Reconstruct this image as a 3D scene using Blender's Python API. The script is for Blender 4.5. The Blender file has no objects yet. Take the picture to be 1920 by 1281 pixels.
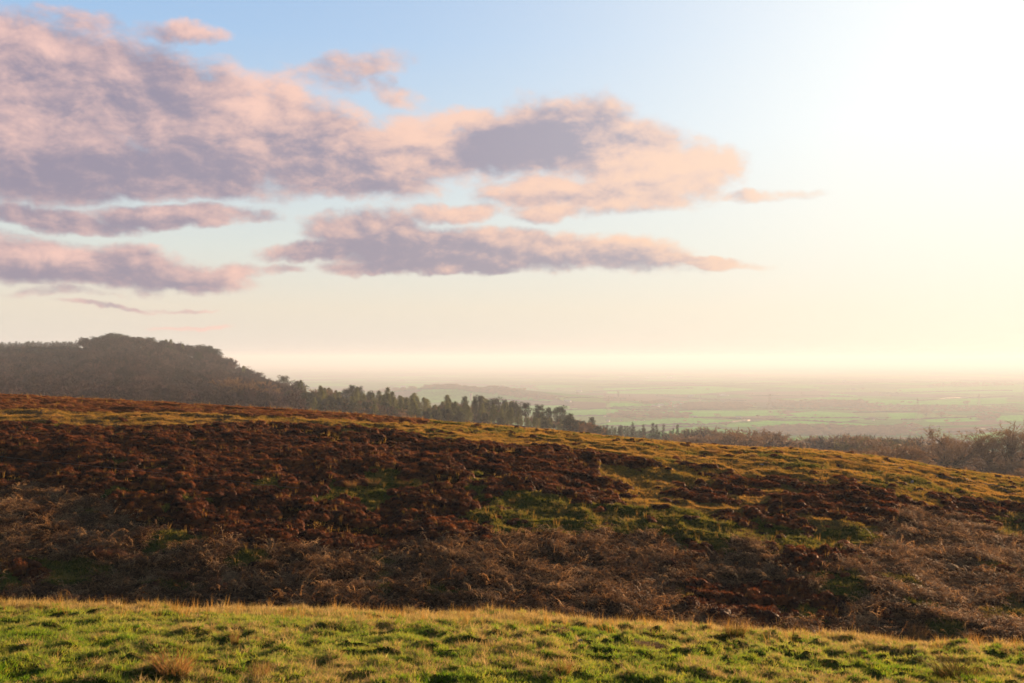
import bpy, math, random
import numpy as np
from mathutils import Vector, Matrix, Euler
K = 36.0/35.0/1920.0          # tangent per photo pixel (35 mm lens)
HOR = 672.0                   # pixel row of the eye level
PITCH = math.atan((HOR-640.5)*K)
HAZE, HAZE_G = .00015, .15
EXPO = 1.7
SUN_AZ, SUN_EL = math.radians(37.0), math.radians(8.0)
C = bpy.context.scene.collection
sc = bpy.context.scene

def ray(px, py):
    """direction (x, y, z), y forward, of a photo pixel"""
    x, z, y = (px-960)*K, (640.5-py)*K, 1.0
    c, s = math.cos(PITCH), math.sin(PITCH)
    return x, y*c - z*s, z*c + y*s
def azel(px, py):
    x, y, z = ray(px, py)
    return math.atan2(x, y), math.atan2(z, math.hypot(x, y))

# ------------------------------------------------------------------ camera
cam = bpy.data.cameras.new('camera'); cam.lens = 35; cam.sensor_width = 36
cam.clip_start = 0.1; cam.clip_end = 200000
co = bpy.data.objects.new('camera', cam); C.objects.link(co)
co.location = (0, 0, 0); co.rotation_euler = (math.radians(90)+PITCH, 0, 0)
sc.camera = co
sc.view_settings.view_transform = 'Standard'; sc.view_settings.look = 'None'
sc.view_settings.gamma = 1; sc.view_settings.exposure = EXPO
sc.render.resolution_x = 1024; sc.render.resolution_y = 683

# ------------------------------------------------------------------ sun
sl = bpy.data.lights.new('sun', 'SUN'); sl.energy = 5.0; sl.angle = math.radians(0.6)
sl.color = (1.0, 0.62, 0.33)
so = bpy.data.objects.new('sun', sl); C.objects.link(so)
sd = Vector((math.sin(SUN_AZ)*math.cos(SUN_EL), math.cos(SUN_AZ)*math.cos(SUN_EL), math.sin(SUN_EL)))
so.rotation_euler = sd.to_track_quat('Z', 'Y').to_euler()

# ------------------------------------------------------------------ node helpers
class NT:
    def __init__(s, t): s.t = t; s.n = t.nodes; s.l = t.links
    def new(s, k, **kw):
        x = s.n.new(k)
        for a, b in kw.items(): setattr(x, a, b)
        return x
    def put(s, sock, v):
        if v is None: return
        if isinstance(v, bpy.types.NodeSocket): s.l.new(v, sock)
        else: sock.default_value = v
    def m(s, op, a, b=None, c=None, clamp=False):
        x = s.new('ShaderNodeMath', operation=op, use_clamp=clamp)
        for i, v in enumerate((a, b, c)): s.put(x.inputs[i], v)
        return x.outputs[0]
    def v(s, op, a, b=None, sc=None):
        x = s.new('ShaderNodeVectorMath', operation=op)
        s.put(x.inputs[0], a); s.put(x.inputs[1], b)
        if sc is not None: s.put(x.inputs[3], sc)
        return x.outputs['Value'] if op in ('LENGTH', 'DOT_PRODUCT', 'DISTANCE') else x.outputs[0]
    def mix(s, f, a, b, bt='MIX'):
        x = s.new('ShaderNodeMix', data_type='RGBA', blend_type=bt)
        s.put(x.inputs[0], f); s.put(x.inputs[6], a); s.put(x.inputs[7], b)
        return x.outputs[2]
    def mr(s, v, a, b, c=0.0, d=1.0, st='LINEAR'):
        x = s.new('ShaderNodeMapRange', interpolation_type=st, clamp=True)
        for i, q in enumerate((v, a, b, c, d)): s.put(x.inputs[i], q)
        return x.outputs[0]
    def noise(s, vec, scale, detail=4, rough=.55, dist=0, color=False, lac=2.0):
        x = s.new('ShaderNodeTexNoise')
        s.put(x.inputs['Vector'], vec); s.put(x.inputs['Scale'], scale); s.put(x.inputs['Detail'], float(detail))
        s.put(x.inputs['Roughness'], rough); s.put(x.inputs['Distortion'], float(dist)); s.put(x.inputs['Lacunarity'], lac)
        return x.outputs['Color'] if color else x.outputs['Fac']
    def ramp(s, f, stops):
        x = s.new('ShaderNodeValToRGB'); e = x.color_ramp.elements
        while len(e) < len(stops): e.new(0.5)
        for q, (p, c) in zip(e, stops): q.position = p; q.color = (*c, 1)
        s.put(x.inputs[0], f)
        return x.outputs[0]
def L(r, g, b):
    f = lambda v: ((v/255+.055)/1.055)**2.4 if v > 10 else v/255/12.92
    return (f(r), f(g), f(b))
def L4(r, g, b): return (*L(r, g, b), 1)

# ------------------------------------------------------------------ sky
w = bpy.data.worlds.new('World'); sc.world = w; w.use_nodes = True
N = NT(w.node_tree); N.n.clear()
tc = N.new('ShaderNodeTexCoord'); D = tc.outputs['Generated']
sky = N.new('ShaderNodeTexSky', sky_type='NISHITA', sun_disc=False, sun_elevation=SUN_EL, sun_rotation=SUN_AZ,
            altitude=200, air_density=1.0, dust_density=1.0, ozone_density=2.0)
sep = N.new('ShaderNodeSeparateXYZ'); N.put(sep.inputs[0], D)
az = N.m('ARCTAN2', sep.outputs[0], sep.outputs[1])
el = N.m('ARCSINE', sep.outputs[2])
# angular distance to the sun
ga, ge = math.radians(35), math.radians(12)
cs = N.v('DOT_PRODUCT', D, (math.sin(ga)*math.cos(ge), math.cos(ga)*math.cos(ge), math.sin(ge))); ang = N.m('ARCCOSINE', N.m('MINIMUM', cs, 0.99999))
P = N.new('ShaderNodeCombineXYZ'); N.put(P.inputs[0], az); N.put(P.inputs[1], el); P = P.outputs[0]

# cloud bodies: (centre px, centre py, half width px, half height px, tilt degrees, weight)
BL = [(40,150,215,105,6,1),(270,185,200,90,12,1),(60,290,200,85,-4,1),(440,240,230,105,10,1),(620,275,210,80,12,1),(330,325,190,42,4,1),
      (790,280,140,62,8,.8),(640,335,170,38,2,.9),(90,345,125,32,4,.9),(890,238,75,26,4,.7),
      (905,285,105,38,-12,.9),(980,262,120,55,-10,1),(1080,258,145,80,0,1),(1190,300,120,78,10,1),(1290,315,95,58,6,.9),(1355,302,58,36,10,.8),(1100,360,200,36,0,.85),(1230,372,90,26,0,.8),(1040,395,90,20,-6,.7),
      (700,440,120,38,4,1),(600,468,110,20,-6,.85),(800,468,200,38,0,1),(970,468,230,36,2,1),(1120,475,180,32,6,.8),(1310,492,120,11,4,.8),(800,500,180,16,0,1),(850,403,100,20,-4,.7),
      (110,412,135,19,2,.9),(320,405,150,22,-2,.95),(460,408,60,12,4,.6),(90,490,130,42,4,.95),(230,498,130,38,4,.95),(330,515,130,24,4,.9),(440,510,38,18,-10,.7),(520,503,50,9,0,.45),
      (1430,365,80,10,4,.5),(330,58,75,17,-6,.6),(160,42,75,16,6,.4),(670,122,95,22,-10,.42),(745,168,50,20,30,.35),(610,150,80,22,0,.35),
      (190,575,70,5,0,.5),(345,573,50,3,0,.35),(370,609,75,4,0,.5),(110,550,75,9,0,.4)]
# patches the low light reaches (+) and the deep shaded bellies (-)
LT = [(480,190,70,80,20,.5),(180,250,170,26,-6,.35),(30,230,70,60,0,.25),(1200,320,120,50,10,.5),(1020,348,130,14,-3,.55),(1340,300,70,40,0,.5),(1080,385,150,18,-4,.4),
      (640,190,160,22,18,.4),(860,400,100,18,0,.4),(1180,450,150,16,6,.35),(440,508,60,20,0,.4),(60,470,80,16,0,.25),(340,52,80,18,0,.4),(90,90,150,22,8,.3),
      (600,310,60,26,0,.22),(900,222,120,16,0,.35),
      (820,235,80,44,0,.6),(730,255,90,40,8,.3),(850,330,70,30,0,.4),(790,320,80,40,0,.3),(905,288,120,46,-8,-.72),(1050,258,90,34,-10,-.35),(980,330,60,14,0,.3),(1010,245,70,40,0,-.35),(300,300,230,50,6,-.4),(60,335,130,40,0,-.4),(300,130,60,60,10,-.35),(640,265,90,50,8,-.25),(760,350,160,30,0,-.2),(760,470,180,30,0,-.35),(900,500,260,14,0,-.35),(200,415,200,14,0,-.3),(200,520,200,20,0,-.3)]
def blob_group(name, blobs, mode):
    g = bpy.data.node_groups.new(name, 'ShaderNodeTree')
    g.interface.new_socket('P', in_out='INPUT', socket_type='NodeSocketVector')
    g.interface.new_socket('D', in_out='OUTPUT', socket_type='NodeSocketFloat')
    G = NT(g); gi = G.new('NodeGroupInput').outputs[0]; go = G.new('NodeGroupOutput')
    acc = None
    for cx, cy, rx, ry, rot, wt in blobs:
        a, e = azel(cx, cy)
        mp = G.new('ShaderNodeMapping', vector_type='TEXTURE')
        mp.inputs['Location'].default_value = (a, e, 0); mp.inputs['Rotation'].default_value = (0, 0, -math.radians(rot))
        mp.inputs['Scale'].default_value = (rx*K, ry*K, 1)
        if acc is None: G.put(mp.inputs['Vector'], gi)
        else:                                  # evaluated one after another: keeps the shader stack small
            ch = G.new('ShaderNodeVectorMath', operation='MULTIPLY_ADD')
            G.put(ch.inputs[0], acc); ch.inputs[1].default_value = (1e-7, 1e-7, 0); G.put(ch.inputs[2], gi)
            G.put(mp.inputs['Vector'], ch.outputs[0])
        q = G.v('DOT_PRODUCT', mp.outputs[0], mp.outputs[0])
        if mode == 'body':
            q = G.m('MULTIPLY_ADD', q, -wt*.8, wt)
            acc = q if acc is None else G.m('SMOOTH_MAX', acc, q, .25)
        else:
            q = G.m('MULTIPLY', G.m('POWER', 2.718, G.m('MULTIPLY', q, -1.1)), wt)
            acc = q if acc is None else G.m('ADD', acc, q)
    G.put(go.inputs[0], acc)
    return g
gb = blob_group('cloud_body', BL, 'body'); gl_ = blob_group('cloud_light', LT, 'light')
def use(gr, vec):
    x = N.new('ShaderNodeGroup'); x.node_tree = gr; N.put(x.inputs[0], vec); return x.outputs[0]
wv = N.v('SUBTRACT', N.noise(P, 9.0, 2, .5, color=True), (.5, .5, .5))
wv2 = N.v('SUBTRACT', N.noise(P, 32.0, 3, .6, color=True), (.5, .5, .5))
Pw = N.v('ADD', N.v('ADD', P, N.v('MULTIPLY', wv, (.05, .025, 0))), N.v('MULTIPLY', wv2, (.030, .018, 0)))
Ps = N.v('MULTIPLY', P, (1, 1.7, 1))
n3 = N.noise(Ps, 24.0, 7, .62, .2)
n4 = N.noise(N.v('ADD', Ps, (.010, .014, 0)), 24.0, 4, .62, .2)
Pl = N.v('ADD', P, N.v('MULTIPLY', wv, (.05, .03, 0)))
b0 = use(gb, Pw)
b1 = use(gb, N.v('ADD', Pw, (.022, .010, 0)))
d0 = N.m('ADD', b0, N.m('MULTIPLY', N.m('SUBTRACT', n3, .5), 1.5))
alpha = N.mr(d0, -.24, .58, st='SMOOTHSTEP')
relief = N.m('SUBTRACT', n3, n4)                     # billows turned to the sun
edge = N.mr(d0, .0, .8, .18, 0)
lit = N.m('ADD', N.m('ADD', N.m('MULTIPLY_ADD', relief, 1.8, .26), N.m('MULTIPLY', N.m('SUBTRACT', b0, b1), .22)), N.m('ADD', edge, use(gl_, Pl)))
pat = N.noise(N.v('MULTIPLY', P, (1, 1.5, 1)), 8.0, 3, .5, .4)
lit = N.m('ADD', lit, N.m('MULTIPLY', N.m('SUBTRACT', pat, .5), .55))
lit = N.mr(lit, -.22, 1.22, st='SMOOTHSTEP')
# air: blue above, cream towards the ground, white round the sun
up = N.ramp(N.mr(el, 0.0, .50), [(0.0, L(228,220,213)), (.10, L(240,228,210)), (.22, L(226,232,226)), (.42, L(198,220,238)), (.62, L(164,202,242)), (1.0, L(122,168,226))])
nish = N.v('SCALE', sky.outputs[0], sc=0.10)
base = N.mix(.88, nish, up)
gl = N.m('POWER', 2.718, N.m('MULTIPLY', N.m('POWER', N.m('DIVIDE', ang, .255), 1.5), -1))
gl2 = N.m('POWER', 2.718, N.m('MULTIPLY', N.m('POWER', N.m('DIVIDE', ang, .62), 2.0), -1))
low = N.mr(el, 0.0, .22, 0, 1)
glc = N.mix(low, (1.0, .92, .74, 1), (1.12, 1.12, 1.06, 1))
cl = N.mix(lit, L4(148,138,158), L4(250,204,190))
near = N.mr(ang, .30, .95, 1, 0)
cl = N.mix(N.m('MULTIPLY', near, N.mr(lit, .1, .9)), cl, L4(255,206,168))
skyc = N.mix(N.m('MULTIPLY', alpha, N.mr(ang, .12, .38, .15, .94)), base, cl)
add = N.mix(1.0, (0,0,0,1), glc); 
lowg = N.mr(el, -.02, .14, .6, 1)
amt = N.m('ADD', N.m('MULTIPLY', gl, 1.0), N.m('MULTIPLY', gl2, .16))
dusk = N.m('MULTIPLY', N.mr(ang, 1.1, 2.2, 1, .35), N.mr(el, .40, .9, 1, .45))   # the sky dims overhead and away from the sun
skyc = N.v('SCALE', skyc, sc=dusk)
shine = N.m('SUBTRACT', 1, N.m('POWER', 2.718, N.m('MULTIPLY', N.m('MULTIPLY', N.m('ADD', N.m('MULTIPLY', gl, 3.2), N.m('MULTIPLY', gl2, .55)), lowg), -1)))
shine = N.m('MULTIPLY', shine, N.m('SUBTRACT', 1, N.m('MULTIPLY', alpha, .55)))
skyc = N.mix(shine, skyc, glc)
bg = N.new('ShaderNodeBackground'); N.put(bg.inputs[0], skyc); bg.inputs[1].default_value = 2**-EXPO
wo = N.new('ShaderNodeOutputWorld'); N.l.new(bg.outputs[0], wo.inputs[0])

w.cycles.sampling_method = 'MANUAL'; w.cycles.sample_map_resolution = 256

# ================================================================== terrain
rng = np.random.default_rng(7); random.seed(7)
def hsh(ix, iy, seed):
    h = (ix.astype(np.int64)*374761393 + iy.astype(np.int64)*668265263 + seed*1442695041) & 0xffffffff
    h = ((h ^ (h >> 13))*1274126177) & 0xffffffff
    return ((h ^ (h >> 16)) & 0xffff)/65535.0
def vn(x, y, seed=0):
    x = np.asarray(x, float); y = np.asarray(y, float)
    x0 = np.floor(x); y0 = np.floor(y); fx = x-x0; fy = y-y0
    fx = fx*fx*fx*(fx*(fx*6-15)+10); fy = fy*fy*fy*(fy*(fy*6-15)+10)
    a = hsh(x0, y0, seed); b = hsh(x0+1, y0, seed); c = hsh(x0, y0+1, seed); d = hsh(x0+1, y0+1, seed)
    return (a*(1-fx)+b*fx)*(1-fy)+(c*(1-fx)+d*fx)*fy
def fbm(x, y, sc_, oct_=4, seed=0, gain=.5):
    s = 0; a = 1; t = 0; x = np.asarray(x)/sc_; y = np.asarray(y)/sc_
    for o in range(oct_):
        s = s + a*vn(x*math.cos(o)+y*math.sin(o), -x*math.sin(o)+y*math.cos(o), seed+o*17); t += a; a *= gain; x = x*2.03; y = y*2.03
    return s/t
def sst(v, a, b):
    t = np.clip((v-a)/(b-a), 0, 1); return t*t*(3-2*t)
def smax(a, b, k):
    h = np.clip(.5+.5*(a-b)/k, 0, 1); return b*(1-h)+a*h+k*h*(1-h)

PX = [-900, 0, 250, 400, 500, 600, 700, 850, 960, 1060, 1200, 1400, 1600, 1780, 1920, 2800]
CREST_X = [-900, 0, 250, 500, 640, 760, 900, 1000, 1100, 1200, 1300, 1400, 1500, 1600, 1700, 1780, 1920, 2800]
CREST_R = [740, 745, 758, 772, 780, 790, 802, 812, 821, 832, 842, 850, 853, 862, 876, 892, 912, 1000]
def crest_row(px): return np.interp(px, CREST_X, CREST_R)
def crest_y(px): return np.interp(px, [-900, 0, 960, 1920, 2800], [108, 105, 100, 90, 84])
def edge_slope(px): return (np.interp(px, [-900, 0, 500, 960, 1280, 1600, 1920, 2800], [1125, 1140, 1150, 1165, 1181, 1208, 1228, 1290])-672)*K
ROWS = {300: [780,790,800,808,815,820,825,836,845,855,870,890,902,897,905,930],
        450: [755,765,775,785,792,798,805,816,825,835,850,865,880,890,895,910],
        600: [735,735,735,745,760,772,782,792,800,808,835,855,868,880,885,895],
        850: [690,690,680,705,731,755,772,790,805,815,838,850,858,865,868,870],
        1050: [650,655,652,680,713,745,765,785,800,815,828,840,845,850,850,850]}
ZABS = {1400: [6,6,2,-25,-50,-80,-100,-118,-130,-135,-140,-142,-144,-145,-145,-145],
        2000: [0,-10,-40,-90,-120,-150,-165,-175,-182,-184,-185,-185,-185,-185,-185,-185],
        3000: [-120,-130,-160,-175,-185,-190]+[-190]*10,
        4200: [-180]*3+[-190]*13}
st_y = np.array([140, 300, 450, 600, 850, 1050, 1400, 2000, 3000, 4200, 60000.])
tabx = np.arange(-900, 2801, 20.); tabz = []
for y_ in st_y:
    if y_ == 140: r = np.interp(tabx, CREST_X, CREST_R)+14; tabz.append(-(r-HOR)*K*y_)
    elif y_ in ROWS: tabz.append(-(np.interp(tabx, PX, ROWS[y_])-HOR)*K*y_)
    elif y_ in ZABS: tabz.append(np.interp(tabx, PX, ZABS[y_]))
    else: tabz.append(np.full_like(tabx, -190.))
tabz = np.array(tabz)
def pchip(x, Y, xq):
    """monotone cubic through the rows of Y at stations x"""
    h = np.diff(x)[:, None]; d = np.diff(Y, axis=0)/h; m = np.zeros_like(Y)
    s = (d[:-1]*d[1:]) > 0
    m[1:-1] = np.where(s, 2*d[:-1]*d[1:]/np.where(s, d[:-1]+d[1:], 1), 0); m[0] = d[0]; m[-1] = 0
    i = np.clip(np.searchsorted(x, xq)-1, 0, len(x)-2); t = ((xq-x[i])/(x[i+1]-x[i]))[:, None]; H = (x[i+1]-x[i])[:, None]
    return ((2*t**3-3*t**2+1)*Y[i]+(t**3-2*t**2+t)*H*m[i]+(-2*t**3+3*t**2)*Y[i+1]+(t**3-t**2)*H*m[i+1])
fy_ = np.unique(np.concatenate([np.geomspace(140, 60000, 500)])); ftab = pchip(st_y, tabz, fy_)
ly_ = np.log(fy_)
def far_z(px, y):
    fi = np.clip((np.log(np.clip(y, 140, 59999))-ly_[0])/(ly_[1]-ly_[0]), 0, len(fy_)-1.001)
    fj = np.clip((px+900)/20, 0, len(tabx)-1.001)
    i = fi.astype(int); j = fj.astype(int); a = fi-i; b = fj-j
    return (ftab[i, j]*(1-a)+ftab[i+1, j]*a)*(1-b)+(ftab[i, j+1]*(1-a)+ftab[i+1, j+1]*a)*b
def Z0(x, y):
    x = np.asarray(x, float); y = np.asarray(y, float); x, y = np.broadcast_arrays(x, y)
    px = 960+x/np.maximum(y, 12)/K
    px = np.clip(px, -900, 2800)
    e = edge_slope(px)
    yy = np.maximum(y, 16.)
    near = -33*e-e*(yy-33)-np.where(yy < 33, .0062, .02)*(yy-33)**2
    near = near+np.where(y < 16, (16-y)*.09, 0)+np.where(y < 12, (12-np.maximum(y, 0))**2*.016, 0)
    yc = crest_y(px); zc = -(crest_row(px)-HOR)*K*yc; zb = -45*e-.5
    t = (y-42)/(yc-42)
    hill = zb+(zc-zb)*np.where(t > 0, 1-np.power(np.clip(1-t, 0, 1), 1.75), 2.2*t)
    tc_ = np.clip((y-yc)/(140-yc), 0, 1); z140 = far_z(px, np.full_like(y, 140.))
    hill = np.where(y > yc, zc+(z140-zc)*tc_**1.5, hill)
    z = np.where(y < 140, smax(near, hill, .5), far_z(px, y))
    z = np.where(y < 60, z, z)
    # low hills on the plain
    z = z+60*np.exp(-((x+300)/420)**2-((y-4500)/600)**2)+26*np.exp(-((x-150)/500)**2-((y-4300)/450)**2)
    z = z+np.where(y > 2200, 14*np.exp(-((y-7000)/900)**2)+(fbm(x, y, 900, 2, 5)-.5)*22*sst(y, 2200, 3500), 0)
    return z
def bumps(x, y):
    x = np.asarray(x, float); y = np.asarray(y, float)
    f = sst(y, 10, 15)*(1-sst(y, 36, 41))*(.45+1.1*fbm(x, y, 3.5, 2, 12))
    t1 = 1-np.abs(2*vn(x/.66, y/.85, 3)-1); t2 = vn(x/.34+7, y/.42, 4); t3 = fbm(x, y, 3.2, 2, 9)
    zf = f*(.20*(t1**1.5-.4)+.20*(t2-.5)+.34*(t3-.5)+.07*(vn(x/.2, y/.2, 6)-.5))
    g = sst(y, 40, 46)*(1-sst(y, 118, 140))
    zh = g*(.9*(fbm(x, y, 9, 2, 21)-.5)*(1-sst(y, 80, 95)*.7)+.34*(1-np.abs(2*vn(x/1.9, y/2.2, 23)-1)-.5)+.16*(vn(x/.8, y/.9, 24)-.5))
    h = sst(y, 160, 400)*(1-sst(y, 1500, 2200))*(fbm(x, y, 60, 3, 31)-.5)*7
    return zf+zh+h
def Z(x, y): return Z0(x, y)+bumps(x, y)
cP, sP = math.cos(PITCH), math.sin(PITCH)
def project(x, y, z):
    yc = y*cP+z*sP; zc = -y*sP+z*cP
    return 960+x/yc/K, 640.5-zc/yc/K
MY = np.concatenate([np.arange(15, 145, .12), np.geomspace(145, 44000, 3000)])
def at(px, row, ymin=15, ymax=44000):
    """ground point seen at a photo pixel"""
    rx, ry, rz = ray(px, row); s = MY/ry; X = rx*s; m = (rz*s <= Z(X, MY)) & (MY >= ymin) & (MY <= ymax)
    i = int(np.argmax(m)) if m.any() else int(np.argmin(np.where((MY >= ymin) & (MY <= ymax), np.abs(rz*s-Z(X, MY)), 1e9)))
    return float(X[i]), float(MY[i]), float(Z(X[i], MY[i]))
def on(px, y):
    x = (px-960)*K*y; return float(x), float(y), float(Z(x, y))

def inpoly(px, py, poly):
    c = np.zeros(np.shape(px), bool); n = len(poly)
    for i in range(n):
        x1, y1 = poly[i]; x2, y2 = poly[(i+1) % n]
        if y1 == y2: continue
        c ^= ((y1 > py) != (y2 > py)) & (px < (x2-x1)*(py-y1)/(y2-y1)+x1)
    return c
# vegetation zones of the moor, read off at the ground points they cover
HEATH = [(-900,790),(0,797),(300,802),(480,796),(620,800),(800,826),(960,840),(1130,857),(1300,878),(1500,898),(1720,928),(1915,955),(2800,1080),(2800,1110),(1915,985),(1700,965),(1500,965),(1300,942),(1150,925),(1000,935),(900,905),(700,902),(600,905),(560,960),(530,1010),(420,1015),(300,1005),(220,985),(120,935),(0,920),(-900,930)]
GREEN = [(540,950),(600,905),(700,900),(900,903),(1000,930),(1150,922),(1300,935),(1500,955),(1640,965),(1650,1000),(1560,1030),(1400,1030),(1250,1000),(1120,985),(1050,1000),(960,1000),(900,985),(700,985),(600,1000),(540,1000)]
HP = [(680,1005,95,45),(1330,1115,95,38),(1430,1140,110,38),(1520,1052,75,28),(1290,900,130,34),(1450,940,150,40),(860,1000,80,26),(1560,1160,60,20),(1180,930,90,20),(760,960,60,16),(560,1000,60,30),(300,815,80,10)]
GP = [(110,1065,110,26),(330,1020,80,16),(1700,1022,60,12),(1760,1150,50,12),(1860,1080,50,10),(1720,1110,40,10),(840,1120,50,10),(350,1100,70,14),(120,1100,60,16),(1880,980,60,14)]
def zone(x, y):
    """0 near pasture, 1 heather, 2 green moor grass, 3 golden moor grass, 4 bracken, 5 short brown heath, 6 pale straw"""
    px, py = project(x, y, Z0(x, y))
    n1 = (fbm(x, y, 5, 3, 41)-.5); n2 = (fbm(x, y, 5, 3, 43)-.5)
    cr = crest_row(px); k = np.clip((py-cr)/120, .12, 1)
    qx = px+n1*130; qy = py+n2*90*k
    z = np.full(np.shape(px), 4)
    z[inpoly(qx, qy, GREEN)] = 2
    z[inpoly(qx, qy, HEATH)] = 1
    for cx, cy, rx, ry in GP: z[((qx-cx)/rx)**2+((qy-cy)/ry)**2 < 1] = 2
    for cx, cy, rx, ry in HP: z[((qx-cx)/rx)**2+((qy-cy)/ry)**2 < 1] = 1
    top = (qy < np.interp(qx, [p[0] for p in HEATH[:13]], [p[1] for p in HEATH[:13]])) | (y > crest_y(px))
    z[top] = 3
    z[top & (qx < 620)] = 6
    z[top & (py-cr < np.interp(px, [0, 300, 640, 800], [26, 12, 8, 0])) & (px < 800)] = 5
    # broken patches inside the belts
    sp = fbm(x, y, 3.4, 3, 47)
    z[(z == 2) & (sp > .66) & (py > 880)] = 1
    z[(z == 1) & (sp < .47) & (px > 1120)] = 3
    z[(z == 1) & (sp < .24)] = 2
    z[(z == 3) & (sp > .64)] = 2
    z[(z == 6) & (sp > .62)] = 3
    z[(z == 4) & (sp > .70)] = 2
    z[y < 41] = 0
    return z
# ---- fields of the plain: (kind, polygon of photo pixels)
FG = [('g',[(1135,755),(1225,757),(1232,762),(1140,764)]),('g',[(1066,771),(1130,767),(1205,770),(1205,777),(1130,781),(1068,778)]),
      ('g',[(1118,800),(1140,793),(1225,788),(1262,783),(1300,784),(1345,787),(1405,790),(1340,796),(1290,798),(1290,801)]),
      ('g',[(1352,797),(1440,789),(1500,790),(1582,795),(1575,798),(1440,800),(1360,801)]),('g',[(1195,773),(1300,770),(1470,769),(1472,779),(1390,781),(1230,781)]),
      ('g',[(1478,775),(1530,771),(1600,775),(1612,783),(1500,783)]),('g',[(1478,817),(1556,818),(1548,828),(1485,828)]),('g',[(1500,789),(1600,794),(1665,798),(1660,802),(1500,798)]),
      ('g',[(1665,775),(1725,774),(1728,787),(1665,786)]),('g',[(1675,812),(1720,803),(1760,806),(1700,815)]),('g',[(1815,818),(1878,808),(1890,832),(1830,832)]),
      ('b',[(1765,803),(1860,800),(1880,808),(1790,816)]),('b',[(1065,752),(1135,755),(1140,766),(1065,766)]),('b',[(1130,735),(1300,742),(1290,752),(1130,752)]),
      ('g',[(1130,728),(1330,724),(1420,730),(1300,740),(1140,738)]),('g',[(770,750),(790,730),(880,728),(1000,745),(1040,752),(800,756)]),('b',[(700,760),(740,735),(790,730),(770,750)]),
      ('g',[(1620,752),(1800,748),(1890,745),(1890,757),(1640,760)]),('g',[(1680,729),(1920,722),(1920,736),(1690,737)]),('b',[(1400,735),(1560,733),(1550,745),(1410,748)]),
      ('g',[(1590,822),(1640,822),(1640,827),(1590,827)]),('b',[(1770,790),(1870,786),(1900,795),(1780,798)]),('g',[(1730,786),(1830,782),(1835,790),(1740,792)]),('g',[(1870,780),(1920,778),(1920,790),(1870,790)])]
CG = np.array([(.06,.20,.018),(.08,.36,.018),(.05,.18,.018),(.13,.25,.035)]); CB = np.array([(.085,.065,.038),(.12,.08,.05),(.075,.075,.035)])
def field_col(x, y, z):
    px, py = project(x, y, z)
    # an irregular quilt: jittered cells in a sheared, stretched frame
    a = x*.9+y*.22; b = y*.8-x*.15; cw, ch = 260., 330.
    ix = np.floor(a/cw); iy = np.floor(b/ch); best = np.full(x.shape, 1e18); hid = np.zeros(x.shape); sec = best.copy()
    for dx in (-1, 0, 1):
        for dy in (-1, 0, 1):
            jx, jy = ix+dx, iy+dy
            cx = (jx+.15+.7*hsh(jx, jy, 71))*cw; cy = (jy+.15+.7*hsh(jx, jy, 72))*ch
            d = np.maximum(np.abs(a-cx)/cw, np.abs(b-cy)/ch)+.0*cx
            m = d < best; sec = np.where(m, best, np.minimum(sec, d)); best = np.where(m, d, best); hid = np.where(m, hsh(jx, jy, 73), hid)
    col = np.empty(x.shape+(3,))
    g = CG[(hid*97).astype(int) % 4]; bb = CB[(hid*89).astype(int) % 3]
    col[:] = np.where((hid < .82)[..., None], g*.85, bb)
    hedge = (sec-best) < .045
    col[hedge] = (.035, .03, .016)
    for k_, poly in FG:
        m = inpoly(px, py, poly); col[m] = CG[1] if k_ == 'g' else CB[1]
    col *= (.85+.3*fbm(x, y, 120, 3, 75))[..., None]
    return col
ZC = {0:(.06,.07,.012), 1:(.022,.009,.004), 2:(.045,.055,.008), 3:(.12,.085,.025), 4:(.045,.024,.012), 5:(.085,.038,.018), 6:(.13,.085,.04)}

def grid_mesh(name, ys, us, off, zf, colf, mat):
    Yg, Ug = np.meshgrid(ys, us, indexing='ij'); Xg = Ug*(np.maximum(Yg, 0)+off)
    Zg = zf(Xg, Yg); nr, nc = Yg.shape
    v = np.stack([Xg, Yg, Zg], -1).reshape(-1, 3).astype(np.float32)
    i = np.arange((nr-1)*(nc-1)); r = i//(nc-1); c = i % (nc-1); a = r*nc+c
    f = np.stack([a, a+1, a+1+nc, a+nc], 1).astype(np.int32)
    me = bpy.data.meshes.new(name); me.vertices.add(len(v)); me.vertices.foreach_set('co', v.ravel())
    me.loops.add(f.size); me.loops.foreach_set('vertex_index', f.ravel()); me.polygons.add(len(f))
    me.polygons.foreach_set('loop_start', np.arange(0, f.size, 4, dtype=np.int32))
    me.polygons.foreach_set('use_smooth', np.ones(len(f), bool)); me.update()
    cc = colf(Xg, Yg, Zg).reshape(-1, 3); cc = np.concatenate([cc, np.ones((len(cc), 1))], 1).astype(np.float32)
    at_ = me.color_attributes.new('cover', 'FLOAT_COLOR', 'POINT'); at_.data.foreach_set('color', cc.ravel())
    me.materials.append(mat); o = bpy.data.objects.new(name, me); C.objects.link(o); return o

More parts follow.
